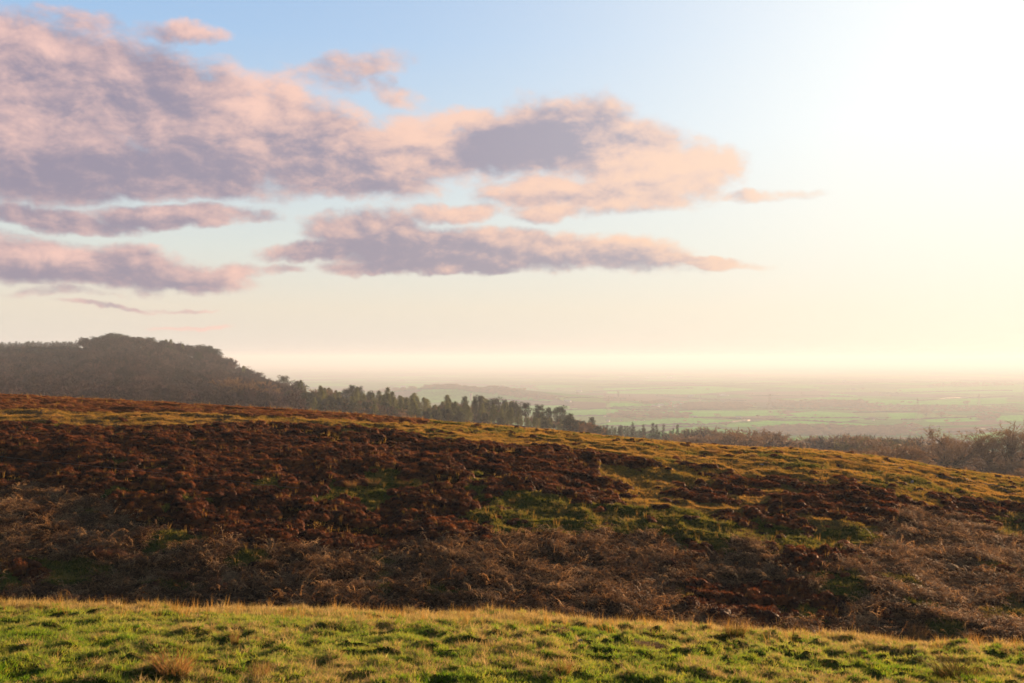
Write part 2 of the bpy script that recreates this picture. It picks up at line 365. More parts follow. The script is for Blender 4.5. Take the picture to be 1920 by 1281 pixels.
def mat_new(name):
    m = bpy.data.materials.new(name); m.use_nodes = True; T = NT(m.node_tree); T.n.clear()
    o = T.new('ShaderNodeOutputMaterial'); return m, T, o
def ground_mat(name, s1, s2, bump):
    m, T, o = mat_new(name); b = T.new('ShaderNodeBsdfPrincipled'); b.inputs['Roughness'].default_value = .95; b.inputs['Specular IOR Level'].default_value = 0
    ca = T.new('ShaderNodeVertexColor', layer_name='cover'); g = T.new('ShaderNodeNewGeometry').outputs['Position']
    n1 = T.noise(g, s1, 6, .65); n2 = T.noise(g, s2, 4, .6)
    c = T.mix(1.0, ca.outputs[0], T.ramp(n1, [(.3, (.45,.45,.45)), (.7, (1.5,1.5,1.5))]), 'MULTIPLY')
    c = T.mix(1.0, c, T.ramp(n2, [(.3, (.8,.85,.8)), (.7, (1.2,1.1,1.1))]), 'MULTIPLY')
    bp = T.new('ShaderNodeBump'); bp.inputs['Strength'].default_value = .6; bp.inputs['Distance'].default_value = bump; T.put(bp.inputs['Height'], n1)
    T.put(b.inputs['Base Color'], c); T.l.new(bp.outputs[0], b.inputs['Normal']); T.l.new(b.outputs[0], o.inputs[0]); return m
def tag(o, label=None, cat=None, group=None, kind=None):
    if label: o['label'] = label
    if cat: o['category'] = cat
    if group: o['group'] = group
    if kind: o['kind'] = kind
    return o
def moor_col(x, y, z):
    zn = zone(x.ravel(), y.ravel()).reshape(x.shape); c = np.array([ZC[i] for i in range(7)])[zn]
    return c*(.7+.6*fbm(x, y, 1.3, 3, 81))[..., None]
def wood_floor(x, y, z):
    c = field_col(x, y, z); f = (sst(y, 1600, 2100))[..., None]
    px, py = project(x, y, z)
    base = np.array((.035, .026, .018))*(.7+.6*fbm(x, y, 40, 3, 83))[..., None]
    heathtop = ((px < 160) & (y > 800) & (y < 1010))[..., None]
    base = np.where(heathtop, np.array((.06, .05, .02)), base)
    return base*(1-f)+c*f
us = np.unique(np.concatenate([np.linspace(-1.05, -.58, 80), np.linspace(-.58, .58, 760), np.linspace(.58, 1.05, 80)]))
ysn = np.unique(np.round(np.concatenate([np.arange(-15, 14, .7), np.arange(14, 36, .085), np.arange(36, 46, .15), np.arange(46, 110, .17), np.arange(110, 146.01, .6)]), 4))
G_MOOR = ground_mat('moor_soil', 9, .8, .05); G_VAL = ground_mat('valley_fields', .12, .02, .4)
tag(grid_mesh('ground', ysn, us, 8, Z, moor_col, G_MOOR), 'grass and heather hillside falling away from the viewpoint', 'hillside', kind='structure')
ysf = np.unique(np.concatenate([np.arange(139, 700, 4.), np.arange(700, 2000, 10.), np.arange(2000, 5200, 13.), np.arange(5200, 9000, 32.), np.geomspace(9000, 45000, 90)]))
usf = np.linspace(-1.05, 1.05, 620)
tag(grid_mesh('valley_floor', ysf, usf, 8, lambda x, y: Z(x, y)-np.where(y < 150, .25, 0), wood_floor, G_VAL), 'broad valley plain of green and brown fields', 'plain', kind='structure')

# ------------------------------------------------------------------ haze over the whole scene
def box(name, x0, x1, y0, y1, z0, z1, mat):
    me = bpy.data.meshes.new(name); v = [(x, y, z) for x in (x0, x1) for y in (y0, y1) for z in (z0, z1)]
    me.from_pydata(v, [], [(0,1,3,2),(4,6,7,5),(0,4,5,1),(2,3,7,6),(0,2,6,4),(1,5,7,3)]); me.materials.append(mat)
    o = bpy.data.objects.new(name, me); C.objects.link(o); return o
hm, T, o_ = mat_new('haze_air'); pv = T.new('ShaderNodeVolumePrincipled')
pv.inputs['Color'].default_value = (.64, .76, .92, 1); pv.inputs['Density'].default_value = HAZE; pv.inputs['Anisotropy'].default_value = HAZE_G
T.l.new(pv.outputs[0], o_.inputs['Volume'])
tag(box('haze', -52000, 52000, -300, 46000, -225, 45, hm), kind='stuff')

# ================================================================== plants of the moor
def np_mesh(name, V, F, mats, attrs=None, fm=None, smooth=False):
    """V (n,3), F list of arrays of triangles or quads"""
    me = bpy.data.meshes.new(name); me.vertices.add(len(V)); me.vertices.foreach_set('co', np.asarray(V, np.float32).ravel())
    idx = np.concatenate([np.asarray(f, np.int32).ravel() for f in F]); cnt = np.concatenate([np.full(len(f), f.shape[1]) for f in F])
    me.loops.add(len(idx)); me.loops.foreach_set('vertex_index', idx); me.polygons.add(len(cnt))
    me.polygons.foreach_set('loop_start', np.concatenate([[0], np.cumsum(cnt)[:-1]]).astype(np.int32))
    for m in mats: me.materials.append(m)
    if smooth: me.polygons.foreach_set('use_smooth', np.ones(len(cnt), bool))
    me.update()
    for k, a in (attrs or {}).items():
        t = me.attributes.new(k, 'FLOAT', 'POINT'); t.data.foreach_set('value', np.asarray(a, np.float32))
    return me
def blades(n, h, spread, lean, width, seed, droop=.5, seg=3, hvar=.4, base_ring=0.):
    r = np.random.default_rng(seed); V = []; F = []; A = []; k = 0
    for i in range(n):
        a = r.uniform(0, 2*math.pi); rr = spread*(base_ring+(1-base_ring)*math.sqrt(r.random())); bx, by = rr*math.cos(a), rr*math.sin(a)
        d = a+r.normal(0, .7); H = h*(1-hvar*r.random()); ln = lean*r.uniform(.3, 1.2); wd = r.uniform(0, math.pi); wx, wy = math.cos(wd)*width/2, math.sin(wd)*width/2
        for s in range(seg+1):
            t = s/seg; o = H*ln*t**(1.5)
            z = H*(t-droop*ln*t*t*.6); q = 1-t**1.6*.93
            x = bx+math.cos(d)*o; y = by+math.sin(d)*o
            V += [(x-wx*q, y-wy*q, z), (x+wx*q, y+wy*q, z)]; A += [t, t]
            if s < seg: b = k+2*s; F.append((b, b+1, b+3, b+2))
        k += 2*(seg+1)
    return np.array(V), np.array(F), np.array(A)
def leaf_mat(name, cols, tip=None, tipf=(.3, 1.), trans=.35, rough=.7, posn=(1.2, .35), spec=.15, wr=.5, wi=.5):
    """cols: colour stops over a random value; tip: colour the blades fade to at their ends"""
    m, T, o = mat_new(name); gg = T.new('ShaderNodeNewGeometry'); oi = T.new('ShaderNodeObjectInfo')
    pn = T.noise(gg.outputs['Position'], posn[0], 3, .6)
    rv = T.m('ADD', T.m('MULTIPLY', T.m('SUBTRACT', pn, .5), 1.6), T.m('ADD', T.m('MULTIPLY', oi.outputs['Random'], wr), T.m('MULTIPLY', gg.outputs['Random Per Island'], wi)))
    c = T.ramp(rv, [(i/(len(cols)-1)*.8+.1, q) for i, q in enumerate(cols)])
    if tip is not None:
        ta = T.new('ShaderNodeAttribute', attribute_name='tip')
        big = T.noise(gg.outputs['Position'], posn[1], 3, .6)
        f = T.m('MULTIPLY', T.mr(ta.outputs['Fac'], tipf[0], 1.0), T.mr(big, .32, .62))
        c = T.mix(f, c, (*tip, 1))
    b = T.new('ShaderNodeBsdfPrincipled'); b.inputs['Roughness'].default_value = rough; b.inputs['Specular IOR Level'].default_value = spec
    T.put(b.inputs['Base Color'], c); sh = b.outputs[0]
    if trans:
        tr = T.new('ShaderNodeBsdfTranslucent'); T.put(tr.inputs[0], c); mx = T.new('ShaderNodeMixShader'); mx.inputs[0].default_value = trans
        T.l.new(sh, mx.inputs[1]); T.l.new(tr.outputs[0], mx.inputs[2]); sh = mx.outputs[0]
    T.l.new(sh, o.inputs[0]); return m
M_GRASS = leaf_mat('pasture_grass', [(.05,.14,.005),(.11,.25,.008),(.22,.31,.012),(.32,.30,.04)], tip=(.42,.34,.12), tipf=(.2, 1), trans=.5)
M_STRAW = leaf_mat('dry_straw', [(.24,.18,.05),(.38,.28,.09),(.48,.36,.16)], trans=.5)
M_MOOR = leaf_mat('moor_grass', [(.06,.08,.007),(.11,.13,.010),(.18,.16,.02),(.26,.18,.04)], tip=(.30,.20,.07), trans=.45, posn=(.5,.2))
M_GOLD = leaf_mat('golden_grass', [(.10,.10,.010),(.24,.17,.02),(.36,.21,.035),(.42,.23,.05)], tip=(.46,.25,.07), trans=.45, posn=(.3,.12))
M_HEATH = leaf_mat('heather', [(.014,.004,.002),(.055,.014,.004),(.13,.034,.007),(.27,.082,.015)], trans=.25, posn=(.9,.3))
M_BROWN = leaf_mat('brown_heath', [(.08,.026,.008),(.18,.062,.017),(.28,.11,.03)], trans=.3, posn=(.6,.3))
M_BRACK = leaf_mat('dead_bracken', [(.040,.018,.007),(.13,.062,.022),(.31,.165,.065),(.52,.33,.15)], trans=.4, posn=(.7,.3))
M_RUSH = leaf_mat('rushes', [(.05,.06,.010),(.14,.10,.02),(.26,.14,.035),(.32,.18,.06)], tip=(.36,.18,.06), trans=.4)
M_DARKB = leaf_mat('dark_bracken', [(.05,.018,.010),(.11,.035,.015),(.18,.06,.022)], trans=.3)

def heather_mesh(seed, r0=.38, n=620, h=.30):
    r = np.random.default_rng(seed); V = []; F = []; k = 0
    for i in range(n):
        a = r.uniform(0, 6.283); q = math.sqrt(r.random()); top = h*(1-q**2.2)**.6*(.85+.35*math.sin(3*a+seed)*q)
        z = top*r.uniform(.55, 1.05); x, y = q*r0*math.cos(a), q*r0*math.sin(a)
        s = r.uniform(.022, .045); dx, dy, dz = r.normal(0, 1, 3); nrm = math.sqrt(dx*dx+dy*dy+dz*dz)+1e-6; dx, dy, dz = dx/nrm, dy/nrm, abs(dz/nrm)
        t = r.uniform(0, 6.283); ux, uy = math.cos(t)*s*.35, math.sin(t)*s*.35
        V += [(x-ux, y-uy, z), (x+ux, y+uy, z), (x+dx*s*1.3, y+dy*s*1.3, z+dz*s*1.6+.01)]; F.append((k, k+1, k+2)); k += 3
    # closed mound beneath the sprays
    nb = len(V); R = 7; S = 14
    for i in range(R+1):
        for j in range(S):
            a = j/S*6.283; q = i/R; top = h*(1-q**2.2)**.6*(.85+.35*math.sin(3*a+seed)*q)*.82; V.append((q*r0*math.cos(a), q*r0*math.sin(a), top+.015*math.sin(j*5+i*3)))
    Q = [(nb+i*S+j, nb+i*S+(j+1) % S, nb+(i+1)*S+(j+1) % S, nb+(i+1)*S+j) for i in range(R) for j in range(S)]
    return np.array(V), [np.array(F), np.array(Q)]
def frond_mesh(seed, n=9, ln=.75):
    """collapsed dead bracken: arching stalks with short side leaflets"""
    r = np.random.default_rng(seed); V = []; F = []; A = []; k = 0
    def strip(pts, w):
        nonlocal k
        for i, p in enumerate(pts):
            q = w*(1-.7*i/(len(pts)-1)); t = np.array(pts[min(i+1, len(pts)-1)])-np.array(pts[max(i-1, 0)]); sx, sy = -t[1], t[0]; m_ = math.hypot(sx, sy)+1e-6
            V.extend([(p[0]-sx/m_*q, p[1]-sy/m_*q, p[2]-q*.3), (p[0]+sx/m_*q, p[1]+sy/m_*q, p[2]+q*.3)])
            if i < len(pts)-1: b = k+2*i; F.append((b, b+1, b+3, b+2))
        k += 2*len(pts)
    for i in range(n):
        a = r.uniform(0, 6.283); L_ = ln*r.uniform(.5, 1.1); up = r.uniform(.15, .62); x0, y0 = r.normal(0, .13, 2); tw = r.normal(0, .6)
        pts = []
        for s in range(6):
            t = s/5; pts.append((x0+math.cos(a+tw*t)*L_*t*.8, y0+math.sin(a+tw*t)*L_*t*.8, L_*up*math.sin(t*2.7)*.75+.02))
        strip(pts, .012)
        for s in range(2, 6):
            for sd in (-1, 1):
                p = pts[s]; l2 = L_*.24*(1.15-s/6); b_ = a+tw*s/5+sd*r.uniform(.8, 1.4); strip([p, (p[0]+math.cos(b_)*l2*.5, p[1]+math.sin(b_)*l2*.5, p[2]+r.uniform(-.02, .02)), (p[0]+math.cos(b_)*l2, p[1]+math.sin(b_)*l2, p[2]-l2*r.uniform(.1, .6))], .013)
    return np.array(V), [np.array(F)]

SRC = {}
def source(key, items, mat):
    col = bpy.data.collections.new(key)
    for i, (V, F, A) in enumerate(items):
        me = np_mesh(key, V, F, [mat], {'tip': A} if A is not None else None)
        o = bpy.data.objects.new('%s.%03d' % (key, i), me); col.objects.link(o)
    SRC[key] = col; return col
def bl(*a, **k): V, F, A = blades(*a, **k); return V, [F], A
source('grass_tuft', [bl(16, .12, .09, .7, .012, s) for s in range(5)], M_GRASS)
source('straw_tuft', [bl(30, .17, .11, 1.1, .008, 20+s, droop=.9) for s in range(4)], M_STRAW)
source('moor_tuft', [bl(20, .17, .14, .9, .018, 40+s, droop=.7) for s in range(4)], M_MOOR)
source('gold_tuft', [bl(18, .20, .15, .9, .018, 60+s, droop=.6) for s in range(4)], M_GOLD)
source('heather_bush', [(*heather_mesh(s), None) for s in range(5)], M_HEATH)
source('brown_bush', [(*heather_mesh(10+s, .34, 420, .17), None) for s in range(3)], M_BROWN)
source('bracken_frond', [(*frond_mesh(s), None) for s in range(7)], M_BRACK)
source('tall_stalk', [bl(7, .55, .08, .25, .011, 80+s, droop=.1) for s in range(3)], M_GOLD)
def scatter(name, key, pts, scl, label, cat, tilt=.15):
    n = len(pts); me = bpy.data.meshes.new(name); me.vertices.add(n); me.vertices.foreach_set('co', np.asarray(pts, np.float32).ravel())
    r = np.random.default_rng(abs(hash(key)) % 1 + n)
    rot = np.stack([r.normal(0, tilt, n), r.normal(0, tilt, n), r.uniform(0, 6.283, n)], 1).astype(np.float32)
    for nm, ty, dat, pr in (('rot', 'FLOAT_VECTOR', rot, 'vector'), ('scl', 'FLOAT_VECTOR', np.asarray(scl, np.float32), 'vector'), ('idx', 'INT', r.integers(0, 64, n).astype(np.int32), 'value')):
        t = me.attributes.new(nm, ty, 'POINT'); t.data.foreach_set(pr, dat.ravel())
    o = bpy.data.objects.new(name, me); C.objects.link(o)
    gname = 'place_'+key
    g = bpy.data.node_groups.get(gname)
    if g is None:
        g = bpy.data.node_groups.new(gname, 'GeometryNodeTree')
        g.interface.new_socket('Geometry', in_out='INPUT', socket_type='NodeSocketGeometry'); g.interface.new_socket('Geometry', in_out='OUTPUT', socket_type='NodeSocketGeometry')
        T = NT(g); gi = T.new('NodeGroupInput'); go = T.new('NodeGroupOutput')
        ci = T.new('GeometryNodeCollectionInfo'); ci.inputs[0].default_value = SRC[key]; ci.inputs['Separate Children'].default_value = True; ci.inputs['Reset Children'].default_value = True
        ip = T.new('GeometryNodeInstanceOnPoints'); ip.inputs['Pick Instance'].default_value = True
        T.l.new(gi.outputs[0], ip.inputs['Points']); T.l.new(ci.outputs[0], ip.inputs['Instance'])
        for nm, ty in (('rot', 'FLOAT_VECTOR'), ('scl', 'FLOAT_VECTOR'), ('idx', 'INT')):
            na = T.new('GeometryNodeInputNamedAttribute', data_type=ty); na.inputs[0].default_value = nm
            if nm == 'rot':
                er = T.new('FunctionNodeEulerToRotation'); T.l.new(na.outputs[0], er.inputs[0]); T.l.new(er.outputs[0], ip.inputs['Rotation'])
            elif nm == 'scl': T.l.new(na.outputs[0], ip.inputs['Scale'])
            else: T.l.new(na.outputs[0], ip.inputs['Instance Index'])
        T.l.new(ip.outputs[0], go.inputs[0])
    md = o.modifiers.new('place', 'NODES'); md.node_group = g
    tag(o, label, cat, kind='stuff'); return o
def rand_fan(n, y0, y1, um=.62, pw=1.0):
    y = np.sqrt(rng.uniform(y0*y0, y1*y1, n)) if pw == 1 else y0+(y1-y0)*rng.random(n)
    return rng.uniform(-um, um, n)*(y+4), y
def seen(x, y, z, h=.5, lo=-120, hi=2040):
    px, py = project(x, y, z+h); return (px > lo) & (px < hi)
def uni(n, a, b): return rng.uniform(a, b, n)
def S3(n, a, b, za=None, zb=None):
    s = uni(n, a, b); return np.stack([s, s*uni(n, .85, 1.15), s*(uni(n, za, zb) if za else 1)], 1)
# near pasture
x, y = rand_fan(118000, 14.5, 38.5); m = zone(x, y) == 0; x, y = x[m], y[m]
b_ = fbm(x, y, .9, 2, 91); P3 = np.stack([x, y, Z(x, y)-.01], 1)
scatter('pasture_grass', 'grass_tuft', P3, S3(len(P3), .6, 1.25, .55, 1.25), 'short green pasture grass on the near bank', 'grass', .25)
x, y = rand_fan(52000, 14.5, 39.5); s = .5+bumps(x, y)*1.1+(fbm(x, y, .8, 2, 92)-.5)*.5+(fbm(x, y, 3, 2, 93)-.5)*.5+.14*sst(y, 28, 33); m = s > .60; x, y = x[m], y[m]
P3 = np.stack([x, y, Z(x, y)-.01], 1); scatter('dry_grass', 'straw_tuft', P3, S3(len(P3), .6, 1.4, .5, 1.2), 'pale dry grass tufts among the green on the near bank', 'dry grass', .3)
x, y = rand_fan(9000, 29, 35); m = (zone(x, y) == 0) & (fbm(x, y, 1.2, 2, 99) > .38); x, y = x[m], y[m]
P3 = np.stack([x, y, Z(x, y)-.01], 1); scatter('brow_grass', 'straw_tuft', P3, S3(len(P3), .8, 1.6, .9, 2.0), 'longer dry grass fringing the brow of the near bank', 'dry grass', .2)
x, y = rand_fan(900, 27, 35); m = zone(x, y) == 0; x, y = x[m], y[m]
P3 = np.stack([x, y, Z(x, y)-.01], 1); scatter('brow_stalks', 'tall_stalk', P3, S3(len(P3), .4, 1.1), 'thin dry stalks standing along the brow of the near bank', 'dry stalks', .25)
# the hillside
x, y = rand_fan(230000, 41, 122); zn = zone(x, y); zz = Z(x, y); vis = seen(x, y, zz); cl = fbm(x, y, 2.2, 3, 95)
def pick(k, p, cond=None):
    m = np.isin(zn, k) & vis & (rng.random(len(x)) < p)
    if cond is not None: m &= cond
    return np.stack([x[m], y[m], zz[m]-.02], 1)
p = pick([1], .8, cl > .33); scatter('heather', 'heather_bush', p, S3(len(p), .35, 1.0, .7, 1.6), 'dark red-brown heather covering the middle of the hillside', 'heather', .12)
p = pick([5], .9); scatter('crest_heath', 'brown_bush', p, S3(len(p), .6, 1.2), 'short russet heath along the crest of the hillside', 'heath', .1)
p = pick([2], .9); scatter('moor_grass', 'moor_tuft', p, S3(len(p), .7, 1.5, .6, 1.2), 'green moor grass in patches on the hillside', 'moor grass', .25)
p = np.concatenate([pick([3, 6], .95), pick([1], .10)]); scatter('golden_grass', 'gold_tuft', p, S3(len(p), .6, 1.3, .5, 1.1), 'golden moor grass on the upper hillside', 'moor grass', .25)
p = pick([2, 3], .02, cl > .5); scatter('scattered_heather', 'heather_bush', p, S3(len(p), .5, 1.0, .6, 1.1), 'heather clumps scattered through the moor grass', 'heather', .1)
p = pick([1, 2, 5], .02); scatter('grass_stalks', 'tall_stalk', p, S3(len(p), .6, 1.3), 'thin pale grass stalks standing out of the heather', 'grass stalks', .15)
x, y = rand_fan(120000, 40.5, 92); zn = zone(x, y); zz = Z(x, y); vis = seen(x, y, zz); cl = fbm(x, y, 2.0, 3, 96)
p = pick([4], .75, cl > .22); scatter('bracken', 'bracken_frond', p, S3(len(p), .5, 1.3, .4, .95), 'dead brown bracken lying on the lower hillside', 'bracken', .3)

# ---- plants and stones that stand out one by one
def single(name, V, F, A, mat, loc, rz, s, label, cat, group=None):
    me = np_mesh(name, V, F, [mat], {'tip': A} if A is not None else None); o = bpy.data.objects.new(name, me); C.objects.link(o)
    o.location = loc; o.rotation_euler = (0, 0, rz); o.scale = s; return tag(o, label, cat, group)
def sized(px, row, wpx, hpx, **k):
    X, Y, ZZ = at(px, row, **k); return (X, Y, ZZ-.03), wpx*K*Y, hpx*K*Y
rush_me = []
for s in range(4):
    V, F, A = blades(240, 1, .46, .95, .018, 200+s, droop=.45, seg=4, hvar=.75); rush_me.append(np_mesh('rush_tussock', V, [F], [M_RUSH], {'tip': A}))
def rush(px, row, wpx, hpx, label, group=None, mat=None, **k):
    loc, W, H = sized(px, row, wpx, hpx, **k); o = bpy.data.objects.new('rush_tussock', random.choice(rush_me)); C.objects.link(o)
    o.location = loc; o.rotation_euler = (0, 0, random.uniform(0, 6.28)); o.scale = (W*.62, W*.5, H*1.25); tag(o, label, 'rushes', group or 'rush tussocks standing out of the grass'); return o
rush(325,1268,120,48,'broad golden rush tussock at the bottom edge of the near bank')
rush(440,1208,26,34,'small upright rush tussock on the near bank, in the gap between wider tufts')
rush(490,1275,56,34,'loose rush tussock at the bottom edge beside the broad golden one')
rush(1378,1192,62,38,'russet rush tussock on the brow of the near bank in front of dark heather')
rush(1790,1272,120,42,'dark green-based rush tussock in the bottom corner of the near bank')
rush(1722,1206,40,34,'thin rush tussock on the brow of the near bank in front of bracken')
rush(1828,1212,46,30,'pale leaning rush tussock on the brow of the near bank near the frame edge')
rush(1055,1262,50,30,'sparse rush tussock low on the near bank below the white stone')
rush(258,782,16,15,'bright orange rush tussock standing alone just below the crest')
rush(244,781,16,9,'dark low rush tussock touching the bright orange one')
rush(534,796,26,10,'low straw-coloured tussock on the pale grass belt')
rush(1341,850,38,12,'wide round rush tussock on the crest in front of the brown wood')
rush(1458,847,24,9,'russet tussock on the crest between two rush patches')
for a in [(75,743,18,7),(138,748,12,7),(190,752,28,8),(424,761,10,8),(330,758,14,4),(230,754,14,5)]: rush(*a,'tiny rush tuft sticking up from the crest below the wooded hill','rush tufts along the left crest')
for a in [(34,836,40,10),(70,838,34,9),(95,786,40,9),(55,784,30,8),(303,796,16,8),(410,810,26,7),(330,840,26,7)]: rush(*a,'straw-coloured tussock among the dark heather on the left of the hillside','straw tussocks in the heather')
for i in range(10): rush(1545+i*11+random.uniform(-3,3),858+i*2.4,18,8,'russet rush clump in the long broken row on the crest','russet rush clumps in a row on the crest')
for i in range(9): rush(1712+i*8,880+i*1.7,13,12,'bright orange rush clump in the dense row beside the path','orange rush clumps beside the path')
rush(1645,866,12,9,'round orange rush clump at the end of the broken crest row'); rush(1692,870,6,7,'single small rush clump between the crest row and the orange row')
for a in [(755,912,40,14),(790,905,30,12),(700,910,40,16),(658,915,30,16),(960,945,20,12),(835,922,22,14)]: rush(*a,'pale grass tussock where the heather meets the green belt','pale tussocks on the green belt')
# dead bracken heaps
def bracken_heap(name, px, row, wpx, hpx, label, mat, n=26, group=None, **k):
    loc, W, H = sized(px, row, wpx, hpx, **k); V = []; F = []; kk = 0
    for i in range(n):
        v, f = frond_mesh(500+i, 8, 1.0); a = random.uniform(0, 6.28); q = math.sqrt(random.random())*.5; s = .45
        R = Matrix.Rotation(random.uniform(0, 6.28), 3, 'Z') @ Matrix.Rotation(random.gauss(0, .4), 3, 'X'); v = v @ np.array(R).T*s
        v[:, 0] *= .9; v = v+np.array((math.cos(a)*q, math.sin(a)*q*.6, .5*(1-4*q*q)*random.random())); V.append(v); F.append(f[0]+kk); kk += len(v)
    return single(name, np.concatenate(V), [np.concatenate(F)], None, mat, loc, 0, (W*.8, W*.8, H*1.3), label, 'bracken', group)
bracken_heap('bracken_heap', 1042,1188,52,18,'dark red heap of dead bracken on the brow of the near bank', M_DARKB)
bracken_heap('bracken_heap', 1200,1212,90,16,'long low heap of brown bracken litter on the near bank', M_BRACK, 34)
bracken_heap('bracken_heap', 860,1190,80,10,'thin spread of reddish bracken litter on the near bank', M_BRACK, 20)
for i in range(12): bracken_heap('bracken_bank', 120+i*26,1030+i*5.5+(14 if i>7 else 0),46,30,'upright clump of dead bracken in the long bank low on the dark slope', M_DARKB, 14, 'bracken clumps in a bank on the dark slope', ymin=41)
for i in range(6): bracken_heap('bracken_bank', 520+i*24,1118+i*4.5,36,22,'upright bracken clump in the short row behind the near bank', M_DARKB, 12, 'bracken clumps in a row behind the near bank', ymin=41)
for i in range(5): bracken_heap('bracken_bank', 700+i*18,1148+i*2,26,14,'small russet bracken clump just above the brow of the near bank', M_DARKB, 10, 'russet bracken clumps above the brow', ymin=41)
def red_bush(px, row, w_, h_, label, **k):
    loc, W, H = sized(px, row, w_, h_, **k); V, F = heather_mesh(px % 7); single('heather_bush', V, F, None, M_HEATH, loc, 0, (W/.76, W/.76, H/.3), label, 'heather bush', 'large single heather bushes')
for a, lb in [((1655,1155,40,14),'flat dark heather bush low on the right of the slope among pale bracken'),((1660,1070,26,12),'small red heather bush surrounded by flattened bracken on the right'),((905,1000,28,14),'red heather bush at the right end of the row of three'),((845,1000,30,20),'biggest dark heather bush in the middle of the row of three'),
             ((800,985,26,14),'small heather bush at the left end of the row of three'),((1258,1060,24,14),'lone heather bush in the green patch above the pale bracken'),((640,911,36,12),'wide low heather bush at the left tip of the green belt'),((1350,1160,60,24),'large dark heather bush just behind the russet rush on the brow'),((1440,1165,60,26),'large dark heather bush above the upright grey stone')]:
    red_bush(a[0], a[1], a[2], a[3], lb, ymin=41)
# stones
M_STONE, T, o_ = mat_new('grey_stone'); b = T.new('ShaderNodeBsdfPrincipled'); b.inputs['Roughness'].default_value = .9
T.put(b.inputs['Base Color'], T.ramp(T.noise(T.new('ShaderNodeTexCoord').outputs['Object'], 4, 6, .7), [(.3, (.10,.10,.10)), (.6, (.26,.25,.24)), (.8, (.40,.39,.35))])); T.l.new(b.outputs[0], o_.inputs[0])
def stone(px, row, w_, h_, label, ymin=15, cat='stone'):
    loc, W, H = sized(px, row, w_, h_, ymin=ymin); bm = __import__('bmesh').new(); __import__('bmesh').ops.create_icosphere(bm, subdivisions=3, radius=.5)
    sd_ = px*.37
    for v in bm.verts:
        n_ = math.sin(v.co.x*5+sd_)*math.cos(v.co.y*4+sd_)*.12+math.sin(v.co.z*9+v.co.x*7+sd_)*.05; v.co *= 1+n_
        v.co.z = max(v.co.z, -.3)
    me = bpy.data.meshes.new('stone'); bm.to_mesh(me); bm.free(); me.materials.append(M_STONE); o = bpy.data.objects.new('stone', me); C.objects.link(o)
    o.location = (loc[0], loc[1], loc[2]+H*.25); o.scale = (W, W*.8, H*1.3); o.rotation_euler = (0, .1, px); tag(o, label, cat, 'stones lying on the moor')
stone(1088,1204,12,7,'pale rounded stone on the near bank beside the bracken litter')
stone(1710,906,7,6,'grey stone standing on the golden grass of the upper hillside')
stone(1687,879,7,3,'small pale stone beside the path behind the rush row')
stone(1428,872,10,3,'flat grey stone lying on the green crest grass below the rush tussocks')
stone(1055,804,10,3,'flat blue-grey stone on the golden crest in front of the pines')
stone(1916,897,6,4,'pale stone on the crest at the very edge of the view')
stone(824,783,7,2,'tiny flat stone on the crest in front of the larches')
stone(1443,1190,9,15,'upright grey stone just behind the brow of the near bank', 41, 'stone')
# dead stalk and path and wire
V, F, A = blades(14, 1, .05, .5, .03, 900, droop=.1, seg=5); loc, W, H = sized(1487,1196,14,34)
single('thistle_stalk', V, [F], A, M_RUSH, loc, 0, (H*.5, H*.5, H), 'bare branching dead stalk rising above the brow of the near bank', 'dead stalk')
M_WIRE, T, o_ = mat_new('wire_steel'); b = T.new('ShaderNodeBsdfPrincipled'); b.inputs['Base Color'].default_value = (.20,.19,.17,1); b.inputs['Roughness'].default_value = .5; b.inputs['Metallic'].default_value = .4; T.l.new(b.outputs[0], o_.inputs[0])
def tube(path, rad, sides=5):
    path = np.array(path, float); n = len(path); V = []
    for i in range(n):
        t = path[min(i+1, n-1)]-path[max(i-1, 0)]; t /= np.linalg.norm(t)+1e-9; a = np.cross(t, (0, 0, 1.) if abs(t[2]) < .9 else (1., 0, 0)); a /= np.linalg.norm(a); b2 = np.cross(t, a)
        r_ = rad[i] if hasattr(rad, '__len__') else rad
        for k_ in range(sides): q = k_/sides*6.283; V.append(path[i]+r_*(a*math.cos(q)+b2*math.sin(q)))
    F = [(i*sides+j, i*sides+(j+1) % sides, (i+1)*sides+(j+1) % sides, (i+1)*sides+j) for i in range(n-1) for j in range(sides)]
    return np.array(V), np.array(F)
pth = []
for t in np.linspace(0, 1, 40):
    px = -60+t*620; row = 866+(px+10)*.115; X, Y, ZZ = at(px, row, ymin=41); pth.append((X, Y, ZZ))
pth = np.array(pth); end = np.linspace(0, 1, 40)[:, None]; line = pth[0]*(1-end)+pth[-1]*end; hgt = np.maximum(line[:, 2], pth[:, 2]+.45)
line[:, 2] = np.convolve(np.pad(hgt, 4, 'edge'), np.ones(9)/9, 'valid'); V, F = tube(line, .007)
single('fence_wire', V, [F], None, M_WIRE, (0, 0, 0), 0, (1, 1, 1), 'single thin wire strung across the dark heather slope', 'wire')
